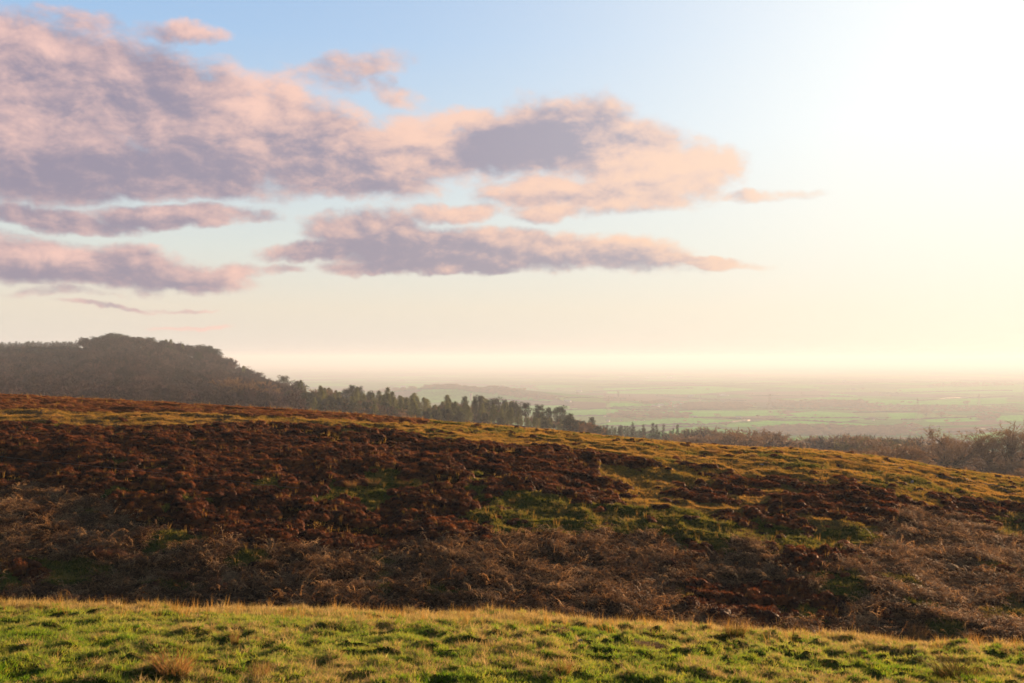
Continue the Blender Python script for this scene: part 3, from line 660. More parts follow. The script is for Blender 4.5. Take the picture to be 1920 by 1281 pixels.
# trodden path on the right crest
pp = [(1655,868),(1690,873),(1730,886),(1780,896),(1830,904),(1870,912),(1920,926),(1960,936)]; pts = [at(a, b) for a, b in pp]
V = []; cc = []
for i in range(60):
    t = i/59*(len(pts)-1); j = min(int(t), len(pts)-2); q = t-j; X = pts[j][0]*(1-q)+pts[j+1][0]*q; Y = pts[j][1]*(1-q)+pts[j+1][1]*q
    for s in (-.5, 0, .5): yy = Y+s*.6; V.append((X, yy, float(Z(X, yy))+.05))
F = [(i*3+j, i*3+j+1, i*3+j+4, i*3+j+3) for i in range(59) for j in range(2)]
M_PATH, T, o_ = mat_new('trodden_earth'); b = T.new('ShaderNodeBsdfPrincipled'); b.inputs['Roughness'].default_value = 1
T.put(b.inputs['Base Color'], T.ramp(T.noise(T.new('ShaderNodeNewGeometry').outputs['Position'], 3, 5, .7), [(.3, (.05,.035,.02)), (.7, (.10,.075,.045))])); T.l.new(b.outputs[0], o_.inputs[0])
me = np_mesh('path', np.array(V), [np.array(F)], [M_PATH]); o = bpy.data.objects.new('path', me); C.objects.link(o); tag(o, 'narrow trodden earth path along the right crest', 'path', kind='structure')

# ================================================================== trees
def bark_mat(name, a, b):
    m, T, o = mat_new(name); p = T.new('ShaderNodeBsdfPrincipled'); p.inputs['Roughness'].default_value = .9; p.inputs['Specular IOR Level'].default_value = .1
    oi = T.new('ShaderNodeObjectInfo'); n = T.noise(T.new('ShaderNodeTexCoord').outputs['Object'], 1.5, 4, .6)
    f = T.m('ADD', T.m('MULTIPLY', n, .6), T.m('MULTIPLY', oi.outputs['Random'], .4)); T.put(p.inputs['Base Color'], T.ramp(f, [(.25, a), (.75, b)])); T.l.new(p.outputs[0], o.inputs[0]); return m
B_OAK = bark_mat('oak_bark', (.045,.028,.016), (.11,.065,.035)); B_GREY = bark_mat('grey_bark', (.07,.06,.055), (.16,.14,.13)); B_PINE = bark_mat('pine_bark', (.07,.035,.02), (.14,.07,.04))
T_OAK = leaf_mat('oak_twigs', [(.12,.07,.038),(.21,.12,.055),(.30,.175,.075)], trans=.15, posn=(.05,.3))
T_BIRCH = leaf_mat('birch_twigs', [(.014,.007,.009),(.036,.020,.023),(.095,.055,.052)], trans=.15, posn=(.05,.3), wr=.85, wi=.15)
T_WILLOW = leaf_mat('budding_twigs', [(.07,.06,.025),(.11,.09,.03),(.14,.12,.04)], trans=.3, posn=(.02,.3))
N_LARCH = leaf_mat('larch_needles', [(.06,.075,.022),(.10,.115,.032),(.15,.155,.05)], trans=.4, posn=(.02,.3))
N_PINE = leaf_mat('pine_needles', [(.010,.018,.009),(.020,.030,.013),(.035,.042,.018)], trans=.2, posn=(.05,.3))
N_SPRUCE = leaf_mat('spruce_needles', [(.012,.018,.010),(.022,.030,.014),(.035,.040,.018)], trans=.2, posn=(.05,.3))

def rib(V, F, p, q, w, r):
    """a thin flat twig from p to q"""
    d = q-p; s = np.cross(d, r.normal(0, 1, 3)); s = s/(np.linalg.norm(s)+1e-9)*w*.5; k = len(V)
    V += [p-s, p+s, q+s*.4, q-s*.4]; F.append((k, k+1, k+2, k+3))
def bare(seed, h=14, spread=.55, nl=9, depth=4, tw=5, twl=.9, trunk_h=.22, up=.5, tww=.05, tr=.028):
    """winter tree: limbs as tubes, twigs as fine ribbons"""
    r = np.random.default_rng(seed); TV = []; TF = []; V = []; F = []; nv = 0
    def addtube(path, rad, sides):
        nonlocal nv
        v, f = tube(path, rad, sides); TV.append(v); TF.append(f+nv); nv += len(v)
    lean = r.normal(0, .03, 2); base = np.array((0, 0, -.6)); top = np.array((lean[0]*h, lean[1]*h, h*trunk_h*1.6))
    addtube([base, top*.5, top], [h*tr, h*tr*.75, h*tr*.55], 8)
    def grow(p, d, L_, rad, lv):
        pts = [p]; dd = d.copy(); n = 3
        for i in range(n):
            dd = dd+r.normal(0, .16, 3)+np.array((0, 0, .06*up)); dd /= np.linalg.norm(dd); pts.append(pts[-1]+dd*L_/n)
        if lv <= 2 and rad > .02: addtube(pts, [rad*(1-.45*i/n) for i in range(n+1)], 5 if lv < 2 else 4)
        else:
            for i in range(n): rib(V, F, pts[i], pts[i+1], max(rad*1.8, tww), r)
        if lv >= depth:
            for i in range(tw):
                q = pts[r.integers(1, n+1)]; e = dd+r.normal(0, .75, 3); e /= np.linalg.norm(e); rib(V, F, q, q+e*twl*r.uniform(.5, 1.2), tww, r)
            return
        for i in range(3 if lv < depth-1 else 4):
            q = pts[r.integers(1, n+1)] if i else pts[-1]; e = dd+r.normal(0, .55, 3)*(1 if i else .6)+np.array((0, 0, .18)); e /= np.linalg.norm(e)
            grow(q, e, L_*r.uniform(.55, .78), rad*.55, lv+1)
    for i in range(nl):
        t = .45+.55*i/nl; p = top*t; a = i*2.4+r.uniform(-.4, .4); el_ = r.uniform(.25, 1.1)+.5*t*up
        d = np.array((math.cos(a)*math.cos(el_)*spread*1.6, math.sin(a)*math.cos(el_)*spread*1.6, math.sin(el_))); d /= np.linalg.norm(d)
        grow(p, d, h*r.uniform(.26, .36), h*tr*.42, 1)
    TVc = np.concatenate(TV); zmax = max(np.array(V)[:, 2].max(), 1); s = h/zmax
    return TVc*s, np.concatenate(TF), np.array(V)*s, np.array(F)
def larch(seed, h=16, w=4.2, n=52, thin=1.0):
    r = np.random.default_rng(seed); V = []; F = []
    for i in range(n):
        t = .14+.84*(i/n)**.9; z = h*t; R = w*.5*(1-t)**.6*(1.15-.5*r.random())*(1 if t > .3 else .6+t)
        for j in range(5):
            a = r.uniform(0, 6.283); d = np.array((math.cos(a), math.sin(a), .22)); e = np.array((0, 0, z))+d*R; rib(V, F, np.array((0, 0, z)), e, .05, r)
            for k in range(int(11*thin)):
                q = np.array((0, 0, z))+d*R*r.uniform(.25, 1); o = r.normal(0, 1, 3)*np.array((.5, .5, .35)); rib(V, F, q, q+o*r.uniform(.5, 1.1)+np.array((0, 0, .15)), r.uniform(.07, .16), r)
    for k in range(8): rib(V, F, np.array((0, 0, h*.9)), np.array((r.normal(0, .2), r.normal(0, .2), h*1.02)), .08, r)
    v, f = tube([(0, 0, -1), (0, 0, h*.5), (0, 0, h*.97)], [h*.014, h*.009, .03], 6); return v, f, np.array(V), np.array(F)
def spruce(seed, h=18, w=6, n=34):
    r = np.random.default_rng(seed); V = []; F = []
    for i in range(n):
        t = .08+.9*i/n; z = h*t; R = w*.5*(1-t)**.85*r.uniform(.85, 1.15)+.12
        m = max(5, int(11*(1-t)))
        for j in range(m):
            a = r.uniform(0, 6.283); d = np.array((math.cos(a), math.sin(a), -.28)); p = np.array((0, 0, z))
            rr = R*r.uniform(.8, 1.1)
            for k in range(8):
                q = p+d*rr*r.uniform(.15, 1); o = r.normal(0, 1, 3)*np.array((.5, .5, .16)); o[:2] += d[:2]*.5; rib(V, F, q, q+o*.75, r.uniform(.16, .3), r)
    for k in range(6): rib(V, F, np.array((0, 0, h*.93)), np.array((r.normal(0, .08), r.normal(0, .08), h*1.01)), .12, r)
    v, f = tube([(0, 0, -1), (0, 0, h*.5), (0, 0, h*.95)], [h*.014, h*.009, .03], 6); return v, f, np.array(V), np.array(F)
def pine(seed, h=16, w=8, bare_h=.42, ncl=26):
    r = np.random.default_rng(seed); V = []; F = []; TV = []; TF = []; nv = 0
    bx, by = r.normal(0, .03, 2)*h; P_ = [np.array((0, 0, -1)), np.array((bx*.3, by*.3, h*.35)), np.array((bx, by, h*.9))]
    v, f = tube(P_, [h*.018, h*.013, h*.004], 7); TV.append(v); TF.append(f); nv += len(v)
    for i in range(ncl):
        t = bare_h+(.97-bare_h)*(i+.5)/ncl; a = i*2.4+r.uniform(-.5, .5); env = math.sin(min(1, (t-bare_h)/(1-bare_h)*1.1+.22)*2.6); R = w*.5*env*r.uniform(.35, 1.0)
        p = np.array((bx*t, by*t, h*t*.93)); c = p+np.array((math.cos(a)*R, math.sin(a)*R, R*.25)); v, f = tube([p, (p+c)/2+(0, 0, .1), c], [.09, .06, .03], 4); TV.append(v); TF.append(f+nv); nv += len(v)
        cr = w*.17*r.uniform(.8, 1.3)
        for k in range(130):
            d = r.normal(0, 1, 3); d /= np.linalg.norm(d); q = c+d*np.array((cr, cr, cr*.55))*r.random()**.4; rib(V, F, q, q+(d+r.normal(0, .6, 3)+(0, 0, .3))*.42, r.uniform(.10, .2), r)
    return np.concatenate(TV), np.concatenate(TF), np.array(V), np.array(F)
TREES = {}
def kind(key, builds, bark, leaf, cap=None):
    out = []
    for tv, tf, v, f in builds:
        out.append((np_mesh('trunk', tv, [tf], [bark], smooth=True), np_mesh('crown', v, [f], [leaf])))
    TREES[key] = out
kind('oak', [bare(s, 15, .8, 12, 5, 3, .8, .17, .4, .085, .046) for s in (1, 2, 6)], B_OAK, T_OAK)
kind('tall', [bare(s, 17, .42, 12, 4, 6, 1.0, .24, .9, .085, .026) for s in (11, 12, 13)], B_OAK, T_OAK)
kind('birch', [bare(s, 12, .6, 8, 3, 13, 1.1, .2, .8, .10, .018) for s in (21, 22, 23, 24)], B_GREY, T_BIRCH)
kind('wood', [bare(s, 12, .7, 10, 3, 15, 1.1, .16, .6, .13, .022) for s in (31, 32, 33)], B_OAK, T_OAK)
kind('willow', [bare(s, 8, .7, 9, 3, 15, 1.0, .12, .7, .12, .018) for s in (41, 42)], B_OAK, T_WILLOW)
kind('larch', [larch(s, 15, 8.4) for s in range(4)], B_PINE, N_LARCH)
kind('spruce', [spruce(s) for s in range(3)], B_PINE, N_SPRUCE)
kind('pine', [pine(1, 16, 9, .45), pine(2, 16, 8, .3, 30), pine(3, 15, 11, .35, 34)], B_PINE, N_PINE)
HGT = {'oak': 15, 'tall': 17, 'birch': 12, 'wood': 12, 'willow': 8, 'larch': 15, 'spruce': 18, 'pine': 15.5}
NM = {'oak': 'bare_tree', 'tall': 'bare_tree', 'birch': 'bare_birch_tree', 'wood': 'bare_tree', 'willow': 'budding_tree', 'larch': 'larch_tree', 'spruce': 'spruce_tree', 'pine': 'pine_tree'}
CT = {'oak': 'tree', 'tall': 'tree', 'birch': 'tree', 'wood': 'tree', 'willow': 'tree', 'larch': 'larch tree', 'spruce': 'spruce tree', 'pine': 'pine tree'}
def tree(k, loc, h, label, group=None, wf=1.0, var=None, rz=None):
    ms = TREES[k]; t, c = ms[var if var is not None else random.randrange(len(ms))]; s = h/HGT[k]
    e = bpy.data.objects.new(NM[k], None); C.objects.link(e); e.location = (loc[0], loc[1], loc[2]); e.rotation_euler = (0, 0, random.uniform(0, 6.28) if rz is None else rz); e.scale = (s*wf, s*wf, s)
    e.empty_display_size = .1
    for nm, me in (('trunk', t), ('crown', c)):
        o = bpy.data.objects.new(nm, me); C.objects.link(o); o.parent = e
    return tag(e, label, CT[k], group)
def tree_px(k, px, toprow, y, label, group=None, wf=1.0, var=None, rz=None, minh=3):
    """a tree standing on the ground at distance y whose top reaches the given sight line"""
    X, Y, ZZ = on(px, y); rx, ry, rz_ = ray(px, toprow); h = max(rz_/ry*y-ZZ, minh); return tree(k, (X, Y, ZZ-.2), h, label, group, wf, var, rz)
R_ = random.uniform
# ---- right-hand bare trees beyond the crest
tree_px('oak', 1786, 796, 330, 'broad spreading bare oak standing clear against the green field', wf=1.3, var=0)
tree_px('oak', 1697, 824, 350, 'smaller spreading bare tree to the left of the broad oak', wf=.95, var=1)
tree_px('tall', 1893, 784, 320, 'tallest bare tree at the far right edge of the view', wf=1.5, var=0)
tree_px('tall', 1858, 806, 325, 'bare tree with pale budding crown just left of the tallest one', wf=1.4, var=1)
tree_px('tall', 1925, 800, 330, 'bare tree cut by the right edge of the frame', wf=1.2, var=2)
tree_px('oak', 1840, 838, 335, 'low bare tree filling the gap between the oak and the tall group', wf=1.2, var=2)
for i in range(58):
    px = R_(1560, 1940); y = R_(255, 440); top = np.interp(px, [1560, 1650, 1700, 1760, 1850, 1920, 2050], [846, 828, 832, 872, 868, 856, 846])+R_(-4, 20)
    tree_px(random.choice(['wood', 'tall', 'wood', 'willow']), px, top, y, 'brown bare tree in the thicket behind the right crest', 'bare trees in the thicket behind the right crest', wf=1.5)
# ---- brown wood in the dip, from spruces to the right
for i in range(130):
    px = R_(1250, 1800); y = R_(430, 700); top = np.interp(px, [1250, 1290, 1320, 1360, 1400, 1450, 1500, 1560, 1640, 1740], [808, 800, 798, 800, 800, 806, 814, 812, 812, 816])+R_(-2, 20)
    k = 'willow' if 1600 < px < 1720 and random.random() < .5 else random.choice(['wood', 'wood', 'birch'])
    lab = {'willow': ('pale budding tree in the hollow behind the right crest', 'pale budding trees in the hollow'), 'wood': ('round-headed brown bare tree in the wood below the green fields', 'bare trees of the wood below the fields'), 'birch': ('purplish bare tree in the wood below the green fields', 'purplish bare trees of the wood below the fields')}[k]
    tree_px(k, px, top, y, *lab, wf=1.45)
for i in range(34):
    px = 1725+i*6.3+R_(-3, 3); tree_px('wood', px, np.interp(px, [1725, 1790, 1940], [838, 846, 842])+R_(-3, 14), R_(560, 800), 'hazy brown bare tree deeper behind the tall right-hand trees', 'hazy bare trees deeper behind the tall right-hand trees', wf=1.6)
for px, top in [(1500, 829), (1492, 831), (1512, 832), (1598, 846), (1607, 848)]: tree_px('spruce', px, top, 430, 'small dark spruce poking out of the brown wood', 'small spruces in the brown wood', wf=1.3)
tree_px('pine', 1681, 822, 560, 'single rounded dark evergreen in the brown wood', wf=.8, var=1)
# ---- spruce row
SP = [(1186,790),(1206,794),(1224,791),(1231,794),(1244,794),(1270,794),(1290,803),(1297,805),(1262,802),(1283,806)]
for i, (px, top) in enumerate(SP): tree_px('spruce', px, top, 640+R_(-20, 20), 'tall pointed dark spruce rising above the row against the green field', 'tall pointed spruces above the row', wf=1.05)
for i in range(46):
    px = 1112+i*3.3+R_(-2, 2); top = np.interp(px, [1110, 1160, 1210, 1270], [796, 797, 802, 808])+R_(-2, 7); tree_px('spruce', px, top, R_(590, 680), 'dark spruce in the close row at the foot of the fields', 'spruces in the close row', wf=1.3)
# ---- pines and larches along the wooded spur
PN = [(1110,781,1,.9,'lone dark pine standing apart at the right end of the pine belt'),(1050,759,2,1.0,'biggest broad dark pine near the right end of the wood'),(1029,763,1,.8,'tall pine with see-through trunk left of the biggest one'),(1010,758,0,.9,'flat-topped dark pine with bare trunk near the end of the wood'),
      (1070,774,1,.8,'low pine leaning on the right side of the biggest pine'),(927,743,2,1.1,'wide dark pine crown in the middle of the larches'),(899,741,0,.7,'slim twin-topped pine beside the church tower'),(890,742,1,.5,'narrow pine touching the church tower on its right'),
      (872,742,1,.7,'compact dark pine left of the church tower'),(946,748,1,.6,'small-headed pine on the skyline right of the wide one'),(968,750,2,1.0,'broad low pine sloping down the skyline'),(984,754,0,.9,'dark pine linking the broad low pine and the flat-topped ones'),
      (661,721,1,.8,'round-headed dark pine on the skyline, taller of the close pair'),(648,726,2,.9,'dark flat pine, lower of the close pair on the skyline'),(675,724,0,.6,'thin open pine at the right of the close pair'),(697,731,2,.7,'dark low pine between larches on the skyline'),
      (531,704,0,1.0,'flat-topped leaning pine where the dark hillside meets the skyline'),(560,712,2,1.2,'broad dark pine right of the flat-topped leaning one'),(604,728,1,.9,'dark pine low in the larches'),(623,742,2,1.0,'flat dark pine half hidden inside the larches'),
      (765,747,2,.9,'dark pine standing in the pale larches'),(780,748,0,.8,'second dark pine beside the one in the pale larches'),(935,770,1,.8,'dark pine low at the front of the larches')]
for px, top, v, wf, lab in PN:
    y = 560 if px > 980 else 620 if px > 840 else 650 if px > 600 else 760
    tree_px('pine', px, top, y, lab, 'pines of the wooded spur', wf=wf, var=v)
def spur_top(px): return np.interp(px, [480, 540, 600, 660, 720, 780, 830, 880, 960, 1000, 1040, 1090, 1120], [702, 716, 726, 736, 742, 748, 748, 754, 768, 774, 780, 792, 798])
for i in range(260):
    px = 540+(i/260)*520+R_(-16, 16); y = R_(540, 700) if px > 700 else R_(560, 780); base = spur_top(px)
    top = base+6*math.sin(px*.11)+4*math.sin(px*.031+1)+(R_(-8, 6) if i % 2 == 0 else R_(2, 22))
    if px < 610: 
        if random.random() < .5: continue
    tree_px('larch', px, top, y-(top-base)*2.5, 'olive-green larch with feathery crown on the wooded spur', 'larches of the wooded spur', wf=R_(.85, 1.6))
for i in range(34):
    px = R_(600, 1050); base = spur_top(px); tree_px('wood', px, base+R_(-1, 12), R_(600, 690), 'brown bare tree rising between the larches of the spur', 'bare trees between the larches', wf=1.5)
for i in range(46):
    px = R_(500, 1120); base = spur_top(px); tree_px('pine', px, base+R_(10, 26), R_(500, 580), 'dark pine low in the front of the spur wood', 'low dark pines in the front of the spur wood', wf=1.1)
for i in range(60):
    px = R_(430, 760); base = np.interp(px, [430, 520, 600, 700, 760], [700, 722, 742, 755, 762]); tree_px('wood', px, base+R_(-2, 22), R_(520, 640), 'brown bare tree among the pines of the spur', 'bare trees among the pines of the spur', wf=1.4)
for i in range(30):
    px = R_(1062, 1135); tree_px('pine' if i % 2 else 'wood', px, np.interp(px, [1062, 1100, 1135], [780, 792, 800])+R_(-2, 8), R_(500, 600), 'low dark tree at the right end of the pine belt' if i % 2 else 'low bare tree at the right end of the pine belt', 'low trees at the right end of the pine belt', wf=1.3)
# ---- wooded hill on the left
def hill_top(px): return np.interp(px, [-60, 0, 140, 160, 200, 230, 280, 330, 380, 405, 425, 460, 500, 540], [640, 641, 640, 634, 628, 628, 632, 636, 646, 658, 674, 685, 697, 714])
for i in range(84):
    px = -6+i*1.85+R_(-1.2, 1.2); tree_px('spruce', px, 641+R_(-2.5, 6), 1036+R_(-12, 12), 'small dark spruce in the even row along the hilltop', 'spruces in the row along the hilltop', wf=2.2, minh=6)
for px, top, v, lab in [(403,653,0,'leaning pine with open crown at the hilltop edge, farthest out over the drop'),(398,651,2,'twin pine close behind the farthest leaning one'),(391,648,1,'dark pine third from the drop at the hilltop edge'),(383,647,2,'low dark pine behind the edge group'),(374,646,0,'dark pine on the shoulder above the green bush'),
                        (261,631,1,'small domed pine standing up from the hilltop wood'),(281,632,0,'thin-topped pine on the hilltop with a spindly crown'),(222,623,2,'dark pine at the highest point of the hill'),(196,626,2,'dark pine left of the highest point'),(178,630,2,'broad dark pine on the left of the hilltop'),(160,633,1,'dark pine where the hilltop meets the spruce row'),(240,627,2,'dark flat pine right of the highest point'),(207,624,1,'dark round pine just left of the highest point'),(249,632,1,'low dark pine on the top right of the summit'),(303,637,2,'dark pine on the right of the summit behind pale trees'),(340,643,2,'low dark pine along the right shoulder'),(357,647,1,'dark pine along the right shoulder nearer the drop')]:
    tree_px('pine', px, top, 1010, lab, 'pines on top of the wooded hill', wf=1.5, var=v, minh=7)
for i in range(36):
    px = R_(150, 400); tree_px('birch', px, hill_top(px)+R_(0, 8), 985, 'bare tree crowding the hilltop between the pines', 'bare trees on the hilltop', wf=1.3)
for px, top, y in [(166,648,960),(168,651,955),(262,663,900),(278,659,900),(270,716,700),(266,712,700),(235,733,620),(311,636,985),(320,636,985),(228,628,1000),(342,645,980),(457,686,880)]: tree_px('larch', px, top, y, 'pale olive tree standing out from the dark hillside wood', 'pale olive trees in the hillside wood', wf=1.3)
tree_px('pine', 372, 659, 900, 'bushy green evergreen below the hilltop pines', wf=1.2, var=1); tree_px('pine', 320, 646, 940, 'dark blue-green evergreen on the upper slope', wf=1.4, var=2)
def slope_pts(n, lo=-60, hi=560):
    out = []
    while len(out) < n:
        px = R_(lo, hi); y = math.sqrt(R_(380**2, 1050**2)); X, Y, ZZ = on(px, y)
        if px < 150 and y > 930: continue
        p = project(X, Y, ZZ)
        if p[1] > hill_top(px)-6 and y < np.interp(px, [400, 560], [1050, 760]): out.append((px, y, X, Y, ZZ))
    return out
allp = sorted(slope_pts(1500), key=lambda q: q[1])
for i, (px, y, X, Y, ZZ) in enumerate(allp[::7][:215]):
    tree('birch', (X, Y, ZZ-.2), R_(9, 13), 'grey-purple bare tree in the wood covering the dark hillside', 'bare trees of the hillside wood', wf=1.25)
def wood_src(key, k, n):
    col = bpy.data.collections.new(key); SRC[key] = col
    for i, (t, c) in enumerate(TREES[k][:n]):
        V1 = np.empty(len(t.vertices)*3, np.float32); t.vertices.foreach_get('co', V1); V2 = np.empty(len(c.vertices)*3, np.float32); c.vertices.foreach_get('co', V2)
        o = bpy.data.objects.new(key+'_crown', c); col.objects.link(o)
wood_src('birch_crowns', 'birch', 4); wood_src('wood_crowns', 'wood', 3)
rest = [q for i, q in enumerate(allp) if i % 7][:1400]
P3 = np.array([(q[2], q[3], q[4]-.2) for q in rest]); scatter('hillside_wood', 'birch_crowns', P3, S3(len(P3), .75, 1.15)*np.array((1.25, 1.25, 1)), 'mass of grey-purple bare trees covering the dark hillside', 'wood', .05)

# ================================================================== the valley
def lin(pts, n):
    d = [0]
    for a, b in zip(pts, pts[1:]): d.append(d[-1]+math.dist(a, b))
    t = np.linspace(0, d[-1], n); return np.interp(t, d, [p[0] for p in pts]), np.interp(t, d, [p[1] for p in pts])
M_HEDGE = leaf_mat('hedge_twigs', [(.028,.02,.012),(.042,.03,.016),(.055,.042,.02)], trans=.1, posn=(.03,.01))
def hedge(pxpts, label, hh=4.0, ww=4.0):
    pxpts = [(a+R_(-3, 3), b+R_(-.6, .6)) for a, b in pxpts]; pxpts = [q for a, b in zip(pxpts, pxpts[1:]) for q in (a, ((a[0]+b[0])/2+R_(-4, 4), (a[1]+b[1])/2+R_(-.9, .9)))]+[pxpts[-1]]
    g = [at(a, b, ymin=1300) for a, b in pxpts]; L_ = sum(math.dist(a[:2], b[:2]) for a, b in zip(g, g[1:])); n = max(6, int(L_/7)); X, Y = lin([q[:2] for q in g], n)
    V = []; F = []
    for i in range(n):
        i0, i1 = max(i-1, 0), min(i+1, n-1); tx, ty = X[i1]-X[i0], Y[i1]-Y[i0]; m = math.hypot(tx, ty)+1e-6; sx, sy = -ty/m, tx/m; w_ = ww*(.7+.6*random.random()); h_ = hh*(.6+.8*random.random()**1.5); z = float(Z(X[i], Y[i]))
        for a, b in ((-.5, -.4), (-.55, .5), (-.2, 1), (.25, .95), (.55, .5), (.5, -.4)): V.append((X[i]+sx*a*w_, Y[i]+sy*a*w_, z+b*h_))
        if i < n-1: F += [(i*6+j, i*6+j+1, i*6+j+7, i*6+j+6) for j in range(5)]
    return single('hedge', np.array(V), [np.array(F)], None, M_HEDGE, (0, 0, 0), 0, (1, 1, 1), label, 'hedge', 'hedges between the valley fields')
HG = [([(1262,795),(1320,797),(1380,791),(1412,789)],'hedge rising along the top of the bright domed field'),([(1195,799),(1270,797),(1300,798)],'short dark hedge at the foot of the bright domed field'),
 ([(1345,795),(1400,790),(1440,788)],'hedge curving up to the right of the bright domed field'),([(1300,783),(1390,787),(1500,789),(1580,794)],'long dark hedge over the second green field'),([(1110,800),(1180,801),(1300,801)],'hedge low down just above the spruce row'),
 ([(1140,765),(1230,763)],'hedge under the small yellow-green field'),([(1060,770),(1130,766),(1240,769),(1330,768)],'hedge at the top of the middle green strip'),([(1060,781),(1200,779),(1290,783)],'hedge below the middle green strip'),([(1410,766),(1500,768),(1600,769)],'hedge behind the right middle fields'),
 ([(1470,784),(1600,784),(1660,788)],'hedge below the yellow-green field on the right'),([(1600,774),(1660,773),(1730,773)],'thin hedge beneath the far strip on the right'),([(1690,788),(1770,784),(1840,782)],'hedge beside the wide-branched lone tree'),([(1770,811),(1830,809),(1880,804)],'dark hedge over the bright green field behind the bare trees'),
 ([(1830,833),(1900,833)],'hedge at the foot of the bright green field behind the bare trees'),([(1640,805),(1700,807),(1760,801)],'hedge near the red-roofed farmhouse'),([(1100,736),(1200,731),(1300,728)],'faint far hedge running up the hazy slope'),([(1060,748),(1120,747),(1175,748)],'faint wooded hedge climbing the far slope'),
 ([(1400,744),(1500,742),(1600,744)],'faint hedge across the hazy middle of the far slope'),([(1650,738),(1750,735),(1900,733)],'faint hedge across the far slope on the right'),([(1720,752),(1800,747),(1900,744)],'faint hedge below the far slope on the right'),([(1130,722),(1300,719),(1480,719)],'tree-lined hedge along the far hazy skyline'),([(1480,719),(1600,719),(1700,717)],'further part of the skyline hedge, broken by gaps'),([(1700,717),(1800,714),(1900,716)],'skyline hedge at the far right'),
 ([(900,748),(960,751),(1030,755)],'hedge down the side of the rounded green hill'),([(1230,742),(1300,748),(1400,752)],'hedge between two pale far fields')]
for p_, l_ in HG: hedge(p_, l_, 4 if p_[0][1] > 760 else 5.5, 3.5)
# woods of the plain: each one a far-off mass of bare trees
WD = [('patch_wood','brown wood behind the middle green strip',[(1138,782),(1160,774),(1230,772),(1300,778),(1290,786),(1150,786)],170),('patch_wood','dark oblong plantation right of the red-roofed village',[(1275,764),(1290,758),(1400,758),(1412,765),(1400,769),(1280,769)],260),
 ('patch_wood','long brown wood across the foot of the right-hand fields',[(1420,806),(1470,800),(1560,800),(1640,806),(1640,818),(1430,818)],380),('patch_wood','brown wood around the red-roofed farmhouse',[(1640,806),(1700,796),(1730,800),(1680,818),(1640,818)],60),
 ('patch_wood','belt of trees beyond the yellow-green field',[(1580,770),(1640,758),(1700,762),(1900,764),(1920,776),(1700,772),(1600,774)],260),('patch_wood','hazy wood low on the far slope',[(1430,762),(1480,754),(1620,752),(1640,762),(1500,768)],170),
 ('patch_wood','purple-brown wood on top of the rounded green hill',[(785,731),(800,724),(860,724),(900,731),(1000,746),(970,746),(900,738),(850,731)],190),('patch_wood','dark wood on the slope behind the rounded hill',[(900,730),(940,724),(1000,724),(1010,732),(930,737)],90),
 ('patch_wood','wood on the left side of the rounded hill above the larches',[(700,738),(720,728),(770,728),(790,732),(740,736)],60),('patch_wood','line of trees on the slope under the rounded hill',[(960,746),(1000,742),(1040,748),(1050,752),(1000,752)],40),
 ('patch_wood','hazy copse beneath the tallest far pylon',[(1200,756),(1250,752),(1260,757),(1210,760)],30),('patch_wood','far wood along the skyline at the right',[(1740,722),(1800,718),(1890,719),(1900,724),(1760,727)],110),('patch_wood','dark copse in front of the far right hedge',[(1830,780),(1850,776),(1875,778),(1870,788),(1835,789)],34),
 ('patch_wood','wood between the bright field and the farm on the right',[(1590,803),(1660,802),(1760,812),(1740,820),(1600,818)],120),('patch_wood','strip of trees along the stream above the right thicket',[(1500,830),(1620,828),(1760,826),(1830,836),(1700,840),(1520,840)],200),('patch_wood','trees along the lane below the village',[(1215,766),(1290,766),(1290,769),(1220,770)],24),
 ('patch_wood','scattered trees of the hazy far slope',[(1060,735),(1900,728),(1900,760),(1060,764)],45),('patch_wood','scattered trees of the nearer fields',[(1060,770),(1900,770),(1900,826),(1300,800)],30)]
for nm, lab, poly, n in WD:
    xs = [p[0] for p in poly]; ys_ = [p[1] for p in poly]; out = []; tries = 0
    n = int(n*1.7) if not lab.startswith('scattered') else n
    while len(out) < n and tries < n*30:
        tries += 1; a, b = R_(min(xs), max(xs)), R_(min(ys_), max(ys_))
        if inpoly(np.array([a]), np.array([b]), poly)[0]: out.append((a, b))
    pp = np.array(out); ref = at(np.mean(xs), max(ys_), ymin=1300)
    P3 = []
    for a, b in out:
        X, Y, ZZ = at(a, b, ymin=1300); P3.append((X, Y, ZZ-.3))
    s = 1.0 if max(ys_) > 770 else 1.25
    scatter('far_wood', 'wood_crowns', np.array(P3), S3(len(P3), .6*s, 1.15*s)*np.array((1.25, 1.25, .9)), lab, 'wood', .05)
for px, base, h_, lab in [(1765-0,784,12,'lone wide-branched tree in the hazy fields behind the oak'),(1361,801,11,'round bare tree standing in the bright domed field'),(1344,782,8,'lone tree on the hedge above the domed field'),(1465,779,12,'lone dark tree right of the nearest pylon'),(1737,782,16,'wide crowned tree at the foot of the hazy pylon'),(1146,783,10,'dark rounded tree at the left end of the middle wood'),(1303,760,6,'small round tree at the edge of the plantation'),(1810,760,9,'hazy lone tree on the far right pasture'),(1530,770,10,'lone tree near the right pylon base')]:
    X, Y, ZZ = at(px, base, ymin=1300); tree('wood', (X, Y, ZZ-.3), h_*K*Y, lab, 'lone trees in the fields', wf=1.6)
